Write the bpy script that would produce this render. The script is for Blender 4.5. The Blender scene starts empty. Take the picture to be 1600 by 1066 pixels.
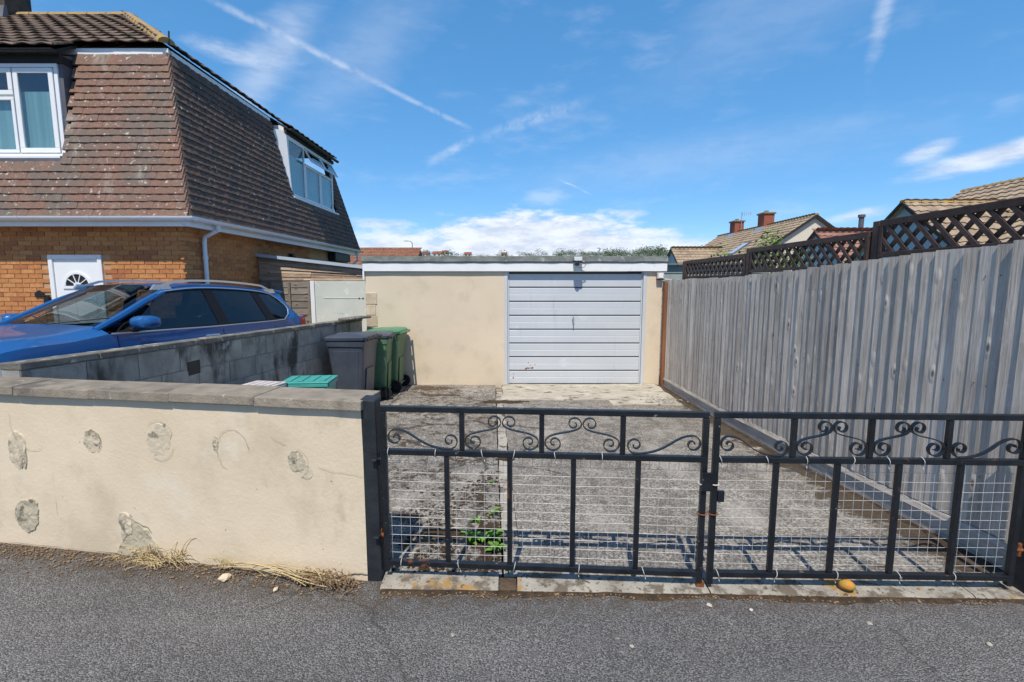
import bpy, bmesh, math, random
from mathutils import Vector, Matrix, noise as mnoise
random.seed(11)
S = bpy.context.scene
C = S.collection
R = math.radians

# ---------------------------------------------------------------- camera
cam = bpy.data.cameras.new('camera'); camo = bpy.data.objects.new('camera', cam); C.objects.link(camo)
cam.sensor_width = 36.0; cam.lens = 760 / 1600 * 36.0
cam.clip_start = 0.05; cam.clip_end = 6000
camo.location = (0, 0, 1.65)
camo.rotation_euler = (R(90) - math.atan(91 / 760), 0, 0)
S.camera = camo

# ---------------------------------------------------------------- light
SUN_EL, SUN_AZ = 59.0, 9.0          # the sun stands behind the viewer, a little to the left (-X)
sun = bpy.data.lights.new('sun', 'SUN'); suno = bpy.data.objects.new('sun', sun); C.objects.link(suno)
sun.energy = 3.6; sun.angle = R(0.53); sun.color = (1.0, 0.93, 0.82)
to_sun = Vector((-math.sin(R(SUN_AZ)) * math.cos(R(SUN_EL)), -math.cos(R(SUN_AZ)) * math.cos(R(SUN_EL)), math.sin(R(SUN_EL))))
suno.rotation_euler = to_sun.to_track_quat('Z', 'Y').to_euler()
S.view_settings.view_transform = 'Standard'; S.view_settings.look = 'None'
S.view_settings.exposure = 0.42; S.view_settings.gamma = 1.0
S.view_settings.use_curve_mapping = False
S.cycles.max_bounces = 6; S.cycles.diffuse_bounces = 3; S.cycles.glossy_bounces = 3; S.cycles.transparent_max_bounces = 16

world = bpy.data.worlds.new('World'); S.world = world; world.use_nodes = True
world.cycles.sampling_method = 'NONE'
wt = world.node_tree; wt.nodes.clear()


class G:
    """small node-graph helper"""
    def __init__(s, tree): s.t = tree
    def n(s, typ, **kw):
        nd = s.t.nodes.new(typ)
        for k, v in kw.items(): setattr(nd, k, v)
        return nd
    def put(s, sock, v):
        if v is None: return
        if isinstance(v, bpy.types.NodeSocket): s.t.links.new(v, sock)
        elif isinstance(v, (tuple, list, Vector)) and len(v) == 3 and sock.type == 'RGBA': sock.default_value = (*v, 1)
        else: sock.default_value = v
    def m(s, op, a, b=None, c=None, clamp=False):
        nd = s.n('ShaderNodeMath', operation=op, use_clamp=clamp)
        for i, v in enumerate((a, b, c)): s.put(nd.inputs[i], v)
        return nd.outputs[0]
    def v(s, op, a, b=None):
        nd = s.n('ShaderNodeVectorMath', operation=op)
        s.put(nd.inputs[0], a); s.put(nd.inputs[1], b)
        return nd.outputs['Value' if op in ('DOT_PRODUCT', 'LENGTH', 'DISTANCE') else 'Vector']
    def noise(s, vec, scale, detail=4, rough=.55, dist=0.0):
        nd = s.n('ShaderNodeTexNoise'); s.put(nd.inputs['Vector'], vec)
        nd.inputs['Scale'].default_value = scale; nd.inputs['Detail'].default_value = detail
        nd.inputs['Roughness'].default_value = rough; nd.inputs['Distortion'].default_value = dist
        return nd.outputs['Fac']
    def voro(s, vec, scale, feature='F1', out='Distance'):
        nd = s.n('ShaderNodeTexVoronoi', feature=feature); s.put(nd.inputs['Vector'], vec)
        nd.inputs['Scale'].default_value = scale
        return nd.outputs[out]
    def step(s, x, lo, hi):
        nd = s.n('ShaderNodeMapRange', interpolation_type='SMOOTHSTEP')
        s.put(nd.inputs[0], x)
        if lo <= hi:
            nd.inputs[1].default_value = lo; nd.inputs[2].default_value = hi; nd.inputs[3].default_value = 0; nd.inputs[4].default_value = 1
        else:
            nd.inputs[1].default_value = hi; nd.inputs[2].default_value = lo; nd.inputs[3].default_value = 1; nd.inputs[4].default_value = 0
        return nd.outputs[0]
    def mix(s, fac, a, b, blend='MIX'):
        nd = s.n('ShaderNodeMix', data_type='RGBA', blend_type=blend)
        s.put(nd.inputs[0], fac); s.put(nd.inputs[6], a); s.put(nd.inputs[7], b)
        return nd.outputs[2]
    def ramp(s, fac, cols, const=False, pos=None):
        nd = s.n('ShaderNodeValToRGB'); r = nd.color_ramp
        r.interpolation = 'CONSTANT' if const else 'LINEAR'
        k = len(cols)
        while len(r.elements) < k: r.elements.new(0.5)
        for i, c in enumerate(cols):
            r.elements[i].position = pos[i] if pos else (i / k if const else i / max(1, k - 1))
            r.elements[i].color = (*c, 1)
        s.put(nd.inputs[0], fac)
        return nd.outputs[0]


def build_world():
    g = G(wt)
    sky = g.n('ShaderNodeTexSky', sky_type='NISHITA'); sky.sun_disc = False
    sky.sun_elevation = R(SUN_EL); sky.sun_rotation = math.atan2(to_sun.x, to_sun.y)
    sky.altitude = 0; sky.air_density = .6; sky.dust_density = 0.0; sky.ozone_density = 6.0
    hs = g.n('ShaderNodeHueSaturation'); hs.inputs['Saturation'].default_value = 1.70; hs.inputs['Value'].default_value = 2.35
    gm = g.n('ShaderNodeGamma'); gm.inputs[1].default_value = .48; g.put(gm.inputs[0], sky.outputs[0]); g.put(hs.inputs['Color'], gm.outputs[0])
    d = g.v('NORMALIZE', g.n('ShaderNodeTexCoord').outputs['Generated'])
    # the pale glare round the sun keeps its own strength
    col = g.mix(g.step(g.v('DOT_PRODUCT', d, tuple(to_sun)), .25, .95), hs.outputs[0], sky.outputs[0])
    def direction(az, el): return Vector((math.sin(R(az)) * math.cos(R(el)), math.cos(R(az)) * math.cos(R(el)), math.sin(R(el))))
    warp = g.n('ShaderNodeMapping'); g.put(warp.inputs[0], d); warp.inputs['Scale'].default_value = (1, 1, 3.2)
    n_big = g.noise(warp.outputs[0], 7, 4, .58); n_mid = g.noise(warp.outputs[0], 16, 5, .62); n_fine = g.noise(d, 45, 2, .6)
    masks = []
    def blob(az, el, wa, we, rot=0, soft=.9, amp=1.2, opacity=1., nz=None):
        c = direction(az, el); rt = Vector((c.y, -c.x, 0)).normalized(); up = rt.cross(c)
        a = R(rot); e1 = rt * math.cos(a) + up * math.sin(a); e2 = up * math.cos(a) - rt * math.sin(a)
        p = g.m('DIVIDE', g.v('DOT_PRODUCT', d, tuple(e1)), math.sin(R(wa))); q = g.m('DIVIDE', g.v('DOT_PRODUCT', d, tuple(e2)), math.sin(R(we)))
        r = g.m('SQRT', g.m('ADD', g.m('MULTIPLY', p, p), g.m('MULTIPLY', q, q)))
        r = g.m('ADD', r, g.m('MULTIPLY', g.m('SUBTRACT', nz or n_mid, .5), amp))
        mk = g.step(r, 1.0, 1.0 - soft)
        front = g.m('GREATER_THAN', g.v('DOT_PRODUCT', d, tuple(c)), 0)
        masks.append(g.m('MULTIPLY', g.m('MULTIPLY', mk, front), opacity))
    def trail(a, b, width, opacity, nz=None, fade=.12, wob=.004):
        A = direction(*a); B = direction(*b); nrm = A.cross(B).normalized(); al = (B - A).normalized()
        dd = g.m('ABSOLUTE', g.m('ADD', g.v('DOT_PRODUCT', d, tuple(nrm)), g.m('MULTIPLY', g.m('SUBTRACT', n_mid, .5), wob * 2)))
        t0, t1 = A.dot(al), B.dot(al)
        t = g.v('DOT_PRODUCT', d, tuple(al)); L = t1 - t0
        mk = g.m('MULTIPLY', g.step(dd, math.sin(R(width)), 0), g.m('MULTIPLY', g.step(t, t0, t0 + L * fade), g.step(t, t1, t1 - L * fade)))
        mk = g.m('MULTIPLY', mk, g.step(n_fine, .25, .62))
        front = g.step(g.v('DOT_PRODUCT', d, tuple(((A + B) / 2).normalized())), 0, .2)
        masks.append(g.m('MULTIPLY', g.m('MULTIPLY', mk, front), opacity))
    # cumulus bank low over the hill
    blob(2.5, 4.6, 15, 4.1, 0, .45, 1.2, .95, n_mid); blob(-12.5, 3.9, 9, 2.5, 0, .7, 1.2, .85); blob(15.5, 4.0, 11, 2.2, -3, .7, 1.2, .8)
    blob(-15, 6.4, 5, .9, 0, .9, 1.3, .6); blob(29, 3.5, 14, 1.5, 4, .9, 1.3, .5)
    # streaks to the right
    blob(44.2, 10.3, 8.2, 1.25, 9, .8, .75, .8); blob(39.4, 11.2, 2.6, 1.0, 14, .9, .8, .6); blob(35, 6.4, 3.6, .75, 8, .9, .8, .6)
    blob(13.4, 7.6, 2.6, .6, 0, .9, 1, .55); blob(4.0, 9.5, 3.4, 1.4, 0, .95, 1.2, .3)
    # thin high wisps
    blob(-25.0, 21.0, 9, 2.8, 52, .95, 1.5, .42, n_big); blob(-29, 21.2, 3.5, 1.2, -8, .95, 1.3, .4); blob(-16, 23, 14, 4.5, 45, .98, 1.7, .16, n_big)
    blob(35.4, 22.6, 5.5, .9, 82, .95, 1.0, .32); blob(20, 13, 26, 3.5, 4, .98, 1.8, .14, n_big); blob(30, 26, 22, 6, 20, .98, 1.8, .12, n_big)
    trail((-31.4, 25.3), (-13.5, 20.1), .5, .36, fade=.2); trail((-16.5, 21.1), (-3.6, 16.2), .42, .32, fade=.25)
    trail((-10.8, 12.3), (-2.9, 16.5), .7, .36, fade=.5); trail((-5.4, 15.3), (10.8, 19.8), .95, .3, fade=.45)
    trail((4.8, 11.8), (9.4, 9.6), .17, .4, fade=.4)
    # thin broken cirrus over the whole sky, added to whiten the ambient light
    masks.append(g.m('MULTIPLY', g.step(n_big, .50, .85), .22))
    # low broken cloud all round the horizon, unseen part added for white fill light
    sz = g.n('ShaderNodeSeparateXYZ'); g.put(sz.inputs[0], d)
    masks.append(g.m('MULTIPLY', g.step(g.m('ADD', sz.outputs[2], g.m('MULTIPLY', g.m('SUBTRACT', .55, n_mid), .16)), .075, .035), .8))
    inv = None
    for mk in masks:
        k = g.m('SUBTRACT', 1.0, mk)
        inv = k if inv is None else g.m('MULTIPLY', inv, k)
    mask = g.m('SUBTRACT', 1.0, inv, clamp=True)
    shade = g.mix(g.step(n_mid, .38, .66), (5.0, 5.3, 5.8), (3.6, 4.0, 4.8))
    out = g.mix(mask, col, shade)
    bg = g.n('ShaderNodeBackground'); g.put(bg.inputs[0], out); bg.inputs[1].default_value = 0.14
    g.put(g.n('ShaderNodeOutputWorld').inputs[0], bg.outputs[0])


build_world()

# ---------------------------------------------------------------- mesh helpers


class MB:
    def __init__(s): s.v = []; s.f = []; s.mi = []
    def add(s, vs, fs, mi=0):
        o = len(s.v); s.v += [tuple(p) for p in vs]
        s.f += [tuple(i + o for i in f) for f in fs]; s.mi += [mi] * len(fs)
        return s
    def hexa(s, p, mi=0):      # p: 4 bottom then 4 top, same winding (ccw from above)
        return s.add(p, [(3, 2, 1, 0), (4, 5, 6, 7), (0, 1, 5, 4), (1, 2, 6, 5), (2, 3, 7, 6), (3, 0, 4, 7)], mi)
    def box(s, x0, x1, y0, y1, z0, z1, mi=0):
        return s.hexa([(x0, y0, z0), (x1, y0, z0), (x1, y1, z0), (x0, y1, z0), (x0, y0, z1), (x1, y0, z1), (x1, y1, z1), (x0, y1, z1)], mi)
    def obox(s, c, sz, M=None, mi=0):
        hx, hy, hz = sz[0] / 2, sz[1] / 2, sz[2] / 2
        ps = [Vector(q) for q in ((-hx, -hy, -hz), (hx, -hy, -hz), (hx, hy, -hz), (-hx, hy, -hz), (-hx, -hy, hz), (hx, -hy, hz), (hx, hy, hz), (-hx, hy, hz))]
        if M is not None: ps = [M @ q for q in ps]
        return s.hexa([q + Vector(c) for q in ps], mi)
    def bar(s, a, b, w, d, up=(0, 0, 1), mi=0):   # square bar from a to b, w across, d along 'up'-ish
        a, b = Vector(a), Vector(b); t = (b - a).normalized(); u = Vector(up)
        x = t.cross(u)
        if x.length < 1e-4: x = t.cross(Vector((1, 0, 0)))
        x.normalize(); y = x.cross(t).normalized()
        x *= w / 2; y *= d / 2
        return s.hexa([a - x - y, a + x - y, b + x - y, b - x - y, a - x + y, a + x + y, b + x + y, b - x + y], mi) if False else s.add(
            [a - x - y, a + x - y, a + x + y, a - x + y, b - x - y, b + x - y, b + x + y, b - x + y],
            [(0, 1, 2, 3), (7, 6, 5, 4), (0, 4, 5, 1), (1, 5, 6, 2), (2, 6, 7, 3), (3, 7, 4, 0)], mi)
    def tube(s, pts, r, n=8, mi=0, cap=True):
        pts = [Vector(p) for p in pts]; o = len(s.v); prev = None
        for i, p in enumerate(pts):
            t = (pts[min(i + 1, len(pts) - 1)] - pts[max(i - 1, 0)]).normalized()
            a = t.cross(Vector((0, 0, 1)) if abs(t.z) < .95 else Vector((1, 0, 0))).normalized()
            if prev is not None:
                a2 = prev - t * prev.dot(t)
                if a2.length > 1e-5: a = a2.normalized()
            prev = a; b = t.cross(a); rr = r[i] if isinstance(r, (list, tuple)) else r
            for k in range(n):
                an = 2 * math.pi * k / n; s.v.append(tuple(p + (a * math.cos(an) + b * math.sin(an)) * rr))
        for i in range(len(pts) - 1):
            for k in range(n):
                s.f.append((o + i * n + k, o + i * n + (k + 1) % n, o + (i + 1) * n + (k + 1) % n, o + (i + 1) * n + k)); s.mi.append(mi)
        if cap:
            s.f.append(tuple(o + k for k in reversed(range(n)))); s.mi.append(mi)
            e = o + (len(pts) - 1) * n; s.f.append(tuple(e + k for k in range(n))); s.mi.append(mi)
        return s
    def prism(s, poly, vec, mi=0):
        n = len(poly); vec = Vector(vec); a = [Vector(p) for p in poly]; b = [p + vec for p in a]
        return s.add(a + b, [tuple(reversed(range(n))), tuple(range(n, 2 * n))] + [(i, (i + 1) % n, n + (i + 1) % n, n + i) for i in range(n)], mi)
    def ribbon(s, pts, nrm, thick, depth, mi=0):   # flat strap following pts, depth along nrm
        pts = [Vector(p) for p in pts]; nrm = Vector(nrm).normalized(); o = len(s.v)
        for i, p in enumerate(pts):
            t = (pts[min(i + 1, len(pts) - 1)] - pts[max(i - 1, 0)]).normalized(); q = t.cross(nrm).normalized() * thick / 2; h = nrm * depth / 2
            s.v += [tuple(p - q - h), tuple(p + q - h), tuple(p + q + h), tuple(p - q + h)]
        for i in range(len(pts) - 1):
            for k in range(4):
                s.f.append((o + 4 * i + k, o + 4 * i + (k + 1) % 4, o + 4 * i + 4 + (k + 1) % 4, o + 4 * i + 4 + k)); s.mi.append(mi)
        s.f.append((o + 3, o + 2, o + 1, o)); s.mi.append(mi); e = o + 4 * (len(pts) - 1); s.f.append((e, e + 1, e + 2, e + 3)); s.mi.append(mi)
        return s
    def mesh(s, name, mats, smooth=False):
        me = bpy.data.meshes.new(name); me.from_pydata(s.v, [], s.f)
        for m in (mats if isinstance(mats, (list, tuple)) else [mats]): me.materials.append(m)
        if any(s.mi): me.polygons.foreach_set('material_index', s.mi)
        bm = bmesh.new(); bm.from_mesh(me); bmesh.ops.recalc_face_normals(bm, faces=bm.faces); bm.to_mesh(me); bm.free()
        if smooth: me.polygons.foreach_set('use_smooth', [True] * len(me.polygons))
        me.update(); return me
    def build(s, name, mats, parent=None, smooth=False, bevel=0, seg=2, local=False, stuff=False):
        o = bpy.data.objects.new(name, s.mesh(name, mats, smooth)); C.objects.link(o)
        if parent: attach(o, parent, local)
        if bevel:
            b = o.modifiers.new('bevel', 'BEVEL'); b.width = bevel; b.segments = seg; b.limit_method = 'ANGLE'; b.angle_limit = R(40)
        if smooth and not bevel: smooth_angle(o)
        if stuff: o['kind'] = 'stuff'
        return o


def smooth_angle(o, ang=40):
    me = o.data; bm = bmesh.new(); bm.from_mesh(me)
    for e in bm.edges:
        if len(e.link_faces) == 2 and e.calc_face_angle(0) > R(ang): e.smooth = False
    bm.to_mesh(me); bm.free()


def wm(o):
    m = o.matrix_basis.copy()
    return wm(o.parent) @ o.matrix_parent_inverse @ m if o.parent else m


def attach(o, parent, local=False):
    o.parent = parent
    if not local: o.matrix_parent_inverse = wm(parent).inverted()


def tag(o, label=None, cat=None, group=None, kind=None):
    if label: o['label'] = label
    if cat: o['category'] = cat
    if group: o['group'] = group
    if kind: o['kind'] = kind
    return o


def thing(name, label, cat, loc=(0, 0, 0), rz=0, group=None):
    o = bpy.data.objects.new(name, None); C.objects.link(o); o.location = loc; o.rotation_euler = (0, 0, rz); o.empty_display_size = .1
    return tag(o, label, cat, group)


def piece(name, me, parent, mat4):
    o = bpy.data.objects.new(name, me); C.objects.link(o)
    o.matrix_basis = mat4
    if parent: attach(o, parent)
    return o


def frame(p, x, y, z):
    m = Matrix.Identity(4)
    for i, a in enumerate((x, y, z)):
        a = Vector(a)
        for k in range(3): m[k][i] = a[k]
    for k in range(3): m[k][3] = p[k]
    return m


# ---------------------------------------------------------------- materials
def M(name, cols, scale=4., detail=6, nrough=.6, rough=.8, bump=0., bscale=60., rnd=0., pal=None, stretch=(1, 1, 1), metal=0., spec=.35,
      layers=(), bstretch=None, coat=0., rvar=0.):
    """principled material: colour ramp over world noise x random per piece, stain layers, bump"""
    m = bpy.data.materials.new(name); m.use_nodes = True; t = m.node_tree; t.nodes.clear(); g = G(t)
    pos = g.n('ShaderNodeNewGeometry'); oi = g.n('ShaderNodeObjectInfo')
    rv = g.m('FRACT', g.m('ADD', oi.outputs['Random'], pos.outputs['Random Per Island']))
    cx = g.n('ShaderNodeCombineXYZ'); g.put(cx.inputs[0], g.m('MULTIPLY', rv, 13.7)); g.put(cx.inputs[1], g.m('MULTIPLY', rv, 7.3)); g.put(cx.inputs[2], g.m('MULTIPLY', rv, 31.))
    p0 = pos.outputs['Position']
    p = g.v('ADD', p0, cx.outputs[0]) if rnd or pal else p0
    ps = g.v('MULTIPLY', p, stretch) if stretch != (1, 1, 1) else p
    nz = g.noise(ps, scale, detail, nrough)
    col = g.ramp(g.step(nz, .25, .75), cols) if len(cols) > 1 else None
    if col is None:
        rgb = g.n('ShaderNodeRGB'); rgb.outputs[0].default_value = (*cols[0], 1); col = rgb.outputs[0]
    if pal: col = g.mix(1.0, g.ramp(rv, pal, True), col, 'MULTIPLY')
    if rnd:
        f = g.m('ADD', g.m('MULTIPLY', g.m('SUBTRACT', g.m('FRACT', g.m('MULTIPLY', rv, 17.31)), .5), 2 * rnd), 1.0)
        gg = g.n('ShaderNodeCombineXYZ')
        for i in range(3): g.put(gg.inputs[i], f)
        col = g.mix(1.0, col, gg.outputs[0], 'MULTIPLY')
    for L in layers:
        c, sc, lo, hi = L[:4]; st = L[4] if len(L) > 4 else (1, 1, 1)
        q = g.v('MULTIPLY', p0, st) if st != (1, 1, 1) else p0
        q = g.v('ADD', q, (3.1 * sc, 1.7, .3))
        col = g.mix(g.step(g.noise(q, sc, 4, .62), lo, hi), col, c)
    b = g.n('ShaderNodeBsdfPrincipled'); g.put(b.inputs['Base Color'], col)
    b.inputs['Roughness'].default_value = rough; b.inputs['Metallic'].default_value = metal; b.inputs['Specular IOR Level'].default_value = spec
    if rvar: g.put(b.inputs['Roughness'], g.m('ADD', rough - rvar, g.m('MULTIPLY', nz, 2 * rvar)))
    if coat: b.inputs['Coat Weight'].default_value = coat; b.inputs['Coat Roughness'].default_value = .03
    if bump:
        bs = g.v('MULTIPLY', p, bstretch or stretch)
        h = g.noise(bs, bscale, 5, .65)
        bn = g.n('ShaderNodeBump'); bn.inputs['Strength'].default_value = min(1., bump); bn.inputs['Distance'].default_value = .01 * max(1., bump)
        g.put(bn.inputs['Height'], h); g.put(b.inputs['Normal'], bn.outputs[0])
    g.put(g.n('ShaderNodeOutputMaterial').inputs[0], b.outputs[0])
    return m


def glass(name, tint=(.8, .9, .9), ior=1.5, extra=0.):
    m = bpy.data.materials.new(name); m.use_nodes = True; t = m.node_tree; t.nodes.clear(); g = G(t)
    ge = g.n('ShaderNodeNewGeometry'); cs_ = g.m('ABSOLUTE', g.v('DOT_PRODUCT', ge.outputs['Normal'], ge.outputs['Incoming']))
    fres = g.m('ADD', .045, g.m('MULTIPLY', .955, g.m('POWER', g.m('SUBTRACT', 1.0, cs_, clamp=True), 5.0)))
    a = g.n('ShaderNodeBsdfTransparent'); a.inputs[0].default_value = (*tint, 1)
    b = g.n('ShaderNodeBsdfGlossy'); b.inputs['Roughness'].default_value = .01
    mx = g.n('ShaderNodeMixShader'); g.put(mx.inputs[0], g.m('ADD', fres, extra, clamp=True)); g.put(mx.inputs[1], a.outputs[0]); g.put(mx.inputs[2], b.outputs[0])
    g.put(g.n('ShaderNodeOutputMaterial').inputs[0], mx.outputs[0])
    return m


def asphalt():
    m = bpy.data.materials.new('asphalt'); m.use_nodes = True; t = m.node_tree; t.nodes.clear(); g = G(t)
    p = g.n('ShaderNodeNewGeometry').outputs['Position']
    big = g.noise(p, .9, 5, .6); mid = g.noise(p, 7, 5, .6)
    col = g.ramp(g.step(big, .3, .7), [(.175, .170, .166), (.235, .226, .217)])
    vc = g.n('ShaderNodeTexVoronoi', feature='F1'); g.put(vc.inputs['Vector'], p); vc.inputs['Scale'].default_value = 135
    stone = g.n('ShaderNodeSeparateColor'); g.put(stone.inputs[0], vc.outputs['Color'])
    edge = vc.outputs['Distance']
    k = g.m('ADD', .62, g.m('MULTIPLY', g.m('POWER', stone.outputs[0], 1.6), .95))
    kk = g.n('ShaderNodeCombineXYZ')
    for i in range(3): g.put(kk.inputs[i], k)
    col = g.mix(1.0, col, kk.outputs[0], 'MULTIPLY')
    col = g.mix(g.step(edge, .45, .75), col, (.075, .073, .073))
    col = g.mix(g.step(stone.outputs[1], .965, .995), col, (.24, .23, .21))
    v2 = g.n('ShaderNodeTexVoronoi', feature='F1'); g.put(v2.inputs['Vector'], p); v2.inputs['Scale'].default_value = 26
    s2 = g.n('ShaderNodeSeparateColor'); g.put(s2.inputs[0], v2.outputs['Color'])
    col = g.mix(g.m('MULTIPLY', g.step(s2.outputs[0], .965, .985), g.step(v2.outputs['Distance'], .24, .17)), col, (.34, .31, .27))
    col = g.mix(g.m('MULTIPLY', g.step(mid, .52, .7), .4), col, (.12, .115, .11))
    wear = g.noise(g.v('MULTIPLY', p, (.35, 1.3, 1)), 1.6, 4, .55)
    col = g.mix(g.m('MULTIPLY', g.step(wear, .50, .66), .30), col, (.105, .101, .098)); col = g.mix(g.m('MULTIPLY', g.step(wear, .46, .30), .25), col, (.27, .26, .25))
    wp_ = g.n('ShaderNodeCombineXYZ'); sp0 = g.n('ShaderNodeSeparateXYZ'); g.put(sp0.inputs[0], p)
    g.put(wp_.inputs[0], g.m('ADD', sp0.outputs[0], g.m('MULTIPLY', mid, .25))); g.put(wp_.inputs[1], g.m('ADD', sp0.outputs[1], g.m('MULTIPLY', big, .5)))
    ck = g.voro(wp_.outputs[0], .55, 'DISTANCE_TO_EDGE'); col = g.mix(g.m('MULTIPLY', g.step(ck, .006, .002), g.m('MULTIPLY', g.step(wear, .42, .55), .6)), col, (.05, .046, .042))
    sp = g.n('ShaderNodeSeparateXYZ'); g.put(sp.inputs[0], p)
    # grit and soil gathered against the wall and the threshold
    near = g.m('ADD', sp.outputs[1], g.m('MULTIPLY', g.m('MINIMUM', g.m('ADD', sp.outputs[0], .8), 0), .1646))
    dirt = g.m('MULTIPLY', g.step(near, 2.16, 2.50), g.step(g.noise(p, 11, 5, .7), .36, .60))
    col = g.mix(g.m('MULTIPLY', dirt, .85), col, (.10, .075, .05))
    b = g.n('ShaderNodeBsdfPrincipled'); g.put(b.inputs['Base Color'], col); b.inputs['Roughness'].default_value = .85; b.inputs['Specular IOR Level'].default_value = .3
    h = g.m('SUBTRACT', g.m('MULTIPLY', stone.outputs[2], .6), g.m('MULTIPLY', edge, 1.1))
    bn = g.n('ShaderNodeBump'); bn.inputs['Strength'].default_value = 1.0; bn.inputs['Distance'].default_value = .007; g.put(bn.inputs['Height'], h)
    g.put(b.inputs['Normal'], bn.outputs[0])
    g.put(g.n('ShaderNodeOutputMaterial').inputs[0], b.outputs[0])
    return m


def concrete_drive():
    m = bpy.data.materials.new('drive_concrete'); m.use_nodes = True; t = m.node_tree; t.nodes.clear(); g = G(t)
    p = g.n('ShaderNodeNewGeometry').outputs['Position']
    sp = g.n('ShaderNodeSeparateXYZ'); g.put(sp.inputs[0], p); X, Y = sp.outputs[0], sp.outputs[1]
    big = g.noise(p, .8, 6, .62); mid = g.noise(p, 6, 7, .7); fine = g.noise(p, 42, 5, .7)
    col = g.ramp(g.step(big, .3, .7), [(.275, .25, .215), (.37, .345, .305)])
    col = g.mix(g.step(mid, .36, .60), g.mix(.62, col, (.11, .10, .088)), col)
    vc = g.n('ShaderNodeTexVoronoi', feature='F1'); g.put(vc.inputs['Vector'], p); vc.inputs['Scale'].default_value = 62
    st = g.n('ShaderNodeSeparateColor'); g.put(st.inputs[0], vc.outputs['Color'])
    k = g.m('ADD', .62, g.m('MULTIPLY', st.outputs[0], .75)); kk = g.n('ShaderNodeCombineXYZ')
    for i in range(3): g.put(kk.inputs[i], k)
    col = g.mix(1.0, col, kk.outputs[0], 'MULTIPLY')
    col = g.mix(g.m('MULTIPLY', g.step(vc.outputs['Distance'], .42, .7), .75), col, (.10, .09, .078))
    # pitted, mossy patches: dense on the left slab and along the fence, scarce in the middle
    left = g.step(X, .0, -.35); right = g.step(g.m('ADD', X, g.m('MULTIPLY', g.m('SUBTRACT', big, .5), .5)), 2.38, 2.72)
    moss_n = g.noise(p, 9, 7, .72); moss_b = g.noise(p, 2.6, 5, .6)
    thr = g.m('ADD', g.m('MULTIPLY', left, .07), g.m('MULTIPLY', right, .24))
    mv = g.m('ADD', g.m('ADD', g.m('MULTIPLY', moss_n, .62), g.m('MULTIPLY', moss_b, .38)), thr)
    mm = g.step(mv, .585, .66)
    col = g.mix(g.m('MULTIPLY', mm, .9), col, g.mix(fine, (.035, .024, .015), (.085, .058, .034)))
    # bleached, worn bands
    pale = g.m('MULTIPLY', g.step(g.noise(g.v('MULTIPLY', p, (1, .45, 1)), 2.1, 5, .6), .53, .68), g.m('SUBTRACT', 1.0, mm))
    col = g.mix(g.m('MULTIPLY', pale, .38), col, (.50, .465, .41))
    # cracks
    q = g.n('ShaderNodeCombineXYZ'); g.put(q.inputs[0], g.m('ADD', X, g.m('MULTIPLY', mid, .35))); g.put(q.inputs[1], g.m('ADD', Y, g.m('MULTIPLY', g.noise(p, 4, 4, .6), .4)))
    ce = g.voro(q.outputs[0], .62, 'DISTANCE_TO_EDGE')
    crack = g.m('MULTIPLY', g.step(ce, .012, .004), g.step(X, .9, .2))
    col = g.mix(g.m('MULTIPLY', crack, .85), col, (.05, .04, .03))
    b = g.n('ShaderNodeBsdfPrincipled'); g.put(b.inputs['Base Color'], col); b.inputs['Roughness'].default_value = .9; b.inputs['Specular IOR Level'].default_value = .25
    h = g.m('ADD', g.m('ADD', g.m('MULTIPLY', st.outputs[2], .35), g.m('MULTIPLY', mid, 1.6)), g.m('MULTIPLY', mm, .5))
    h = g.m('SUBTRACT', h, g.m('MULTIPLY', crack, .8))
    bn = g.n('ShaderNodeBump'); bn.inputs['Strength'].default_value = .8; bn.inputs['Distance'].default_value = .008; g.put(bn.inputs['Height'], h)
    g.put(b.inputs['Normal'], bn.outputs[0])
    g.put(g.n('ShaderNodeOutputMaterial').inputs[0], b.outputs[0])
    return m


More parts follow.
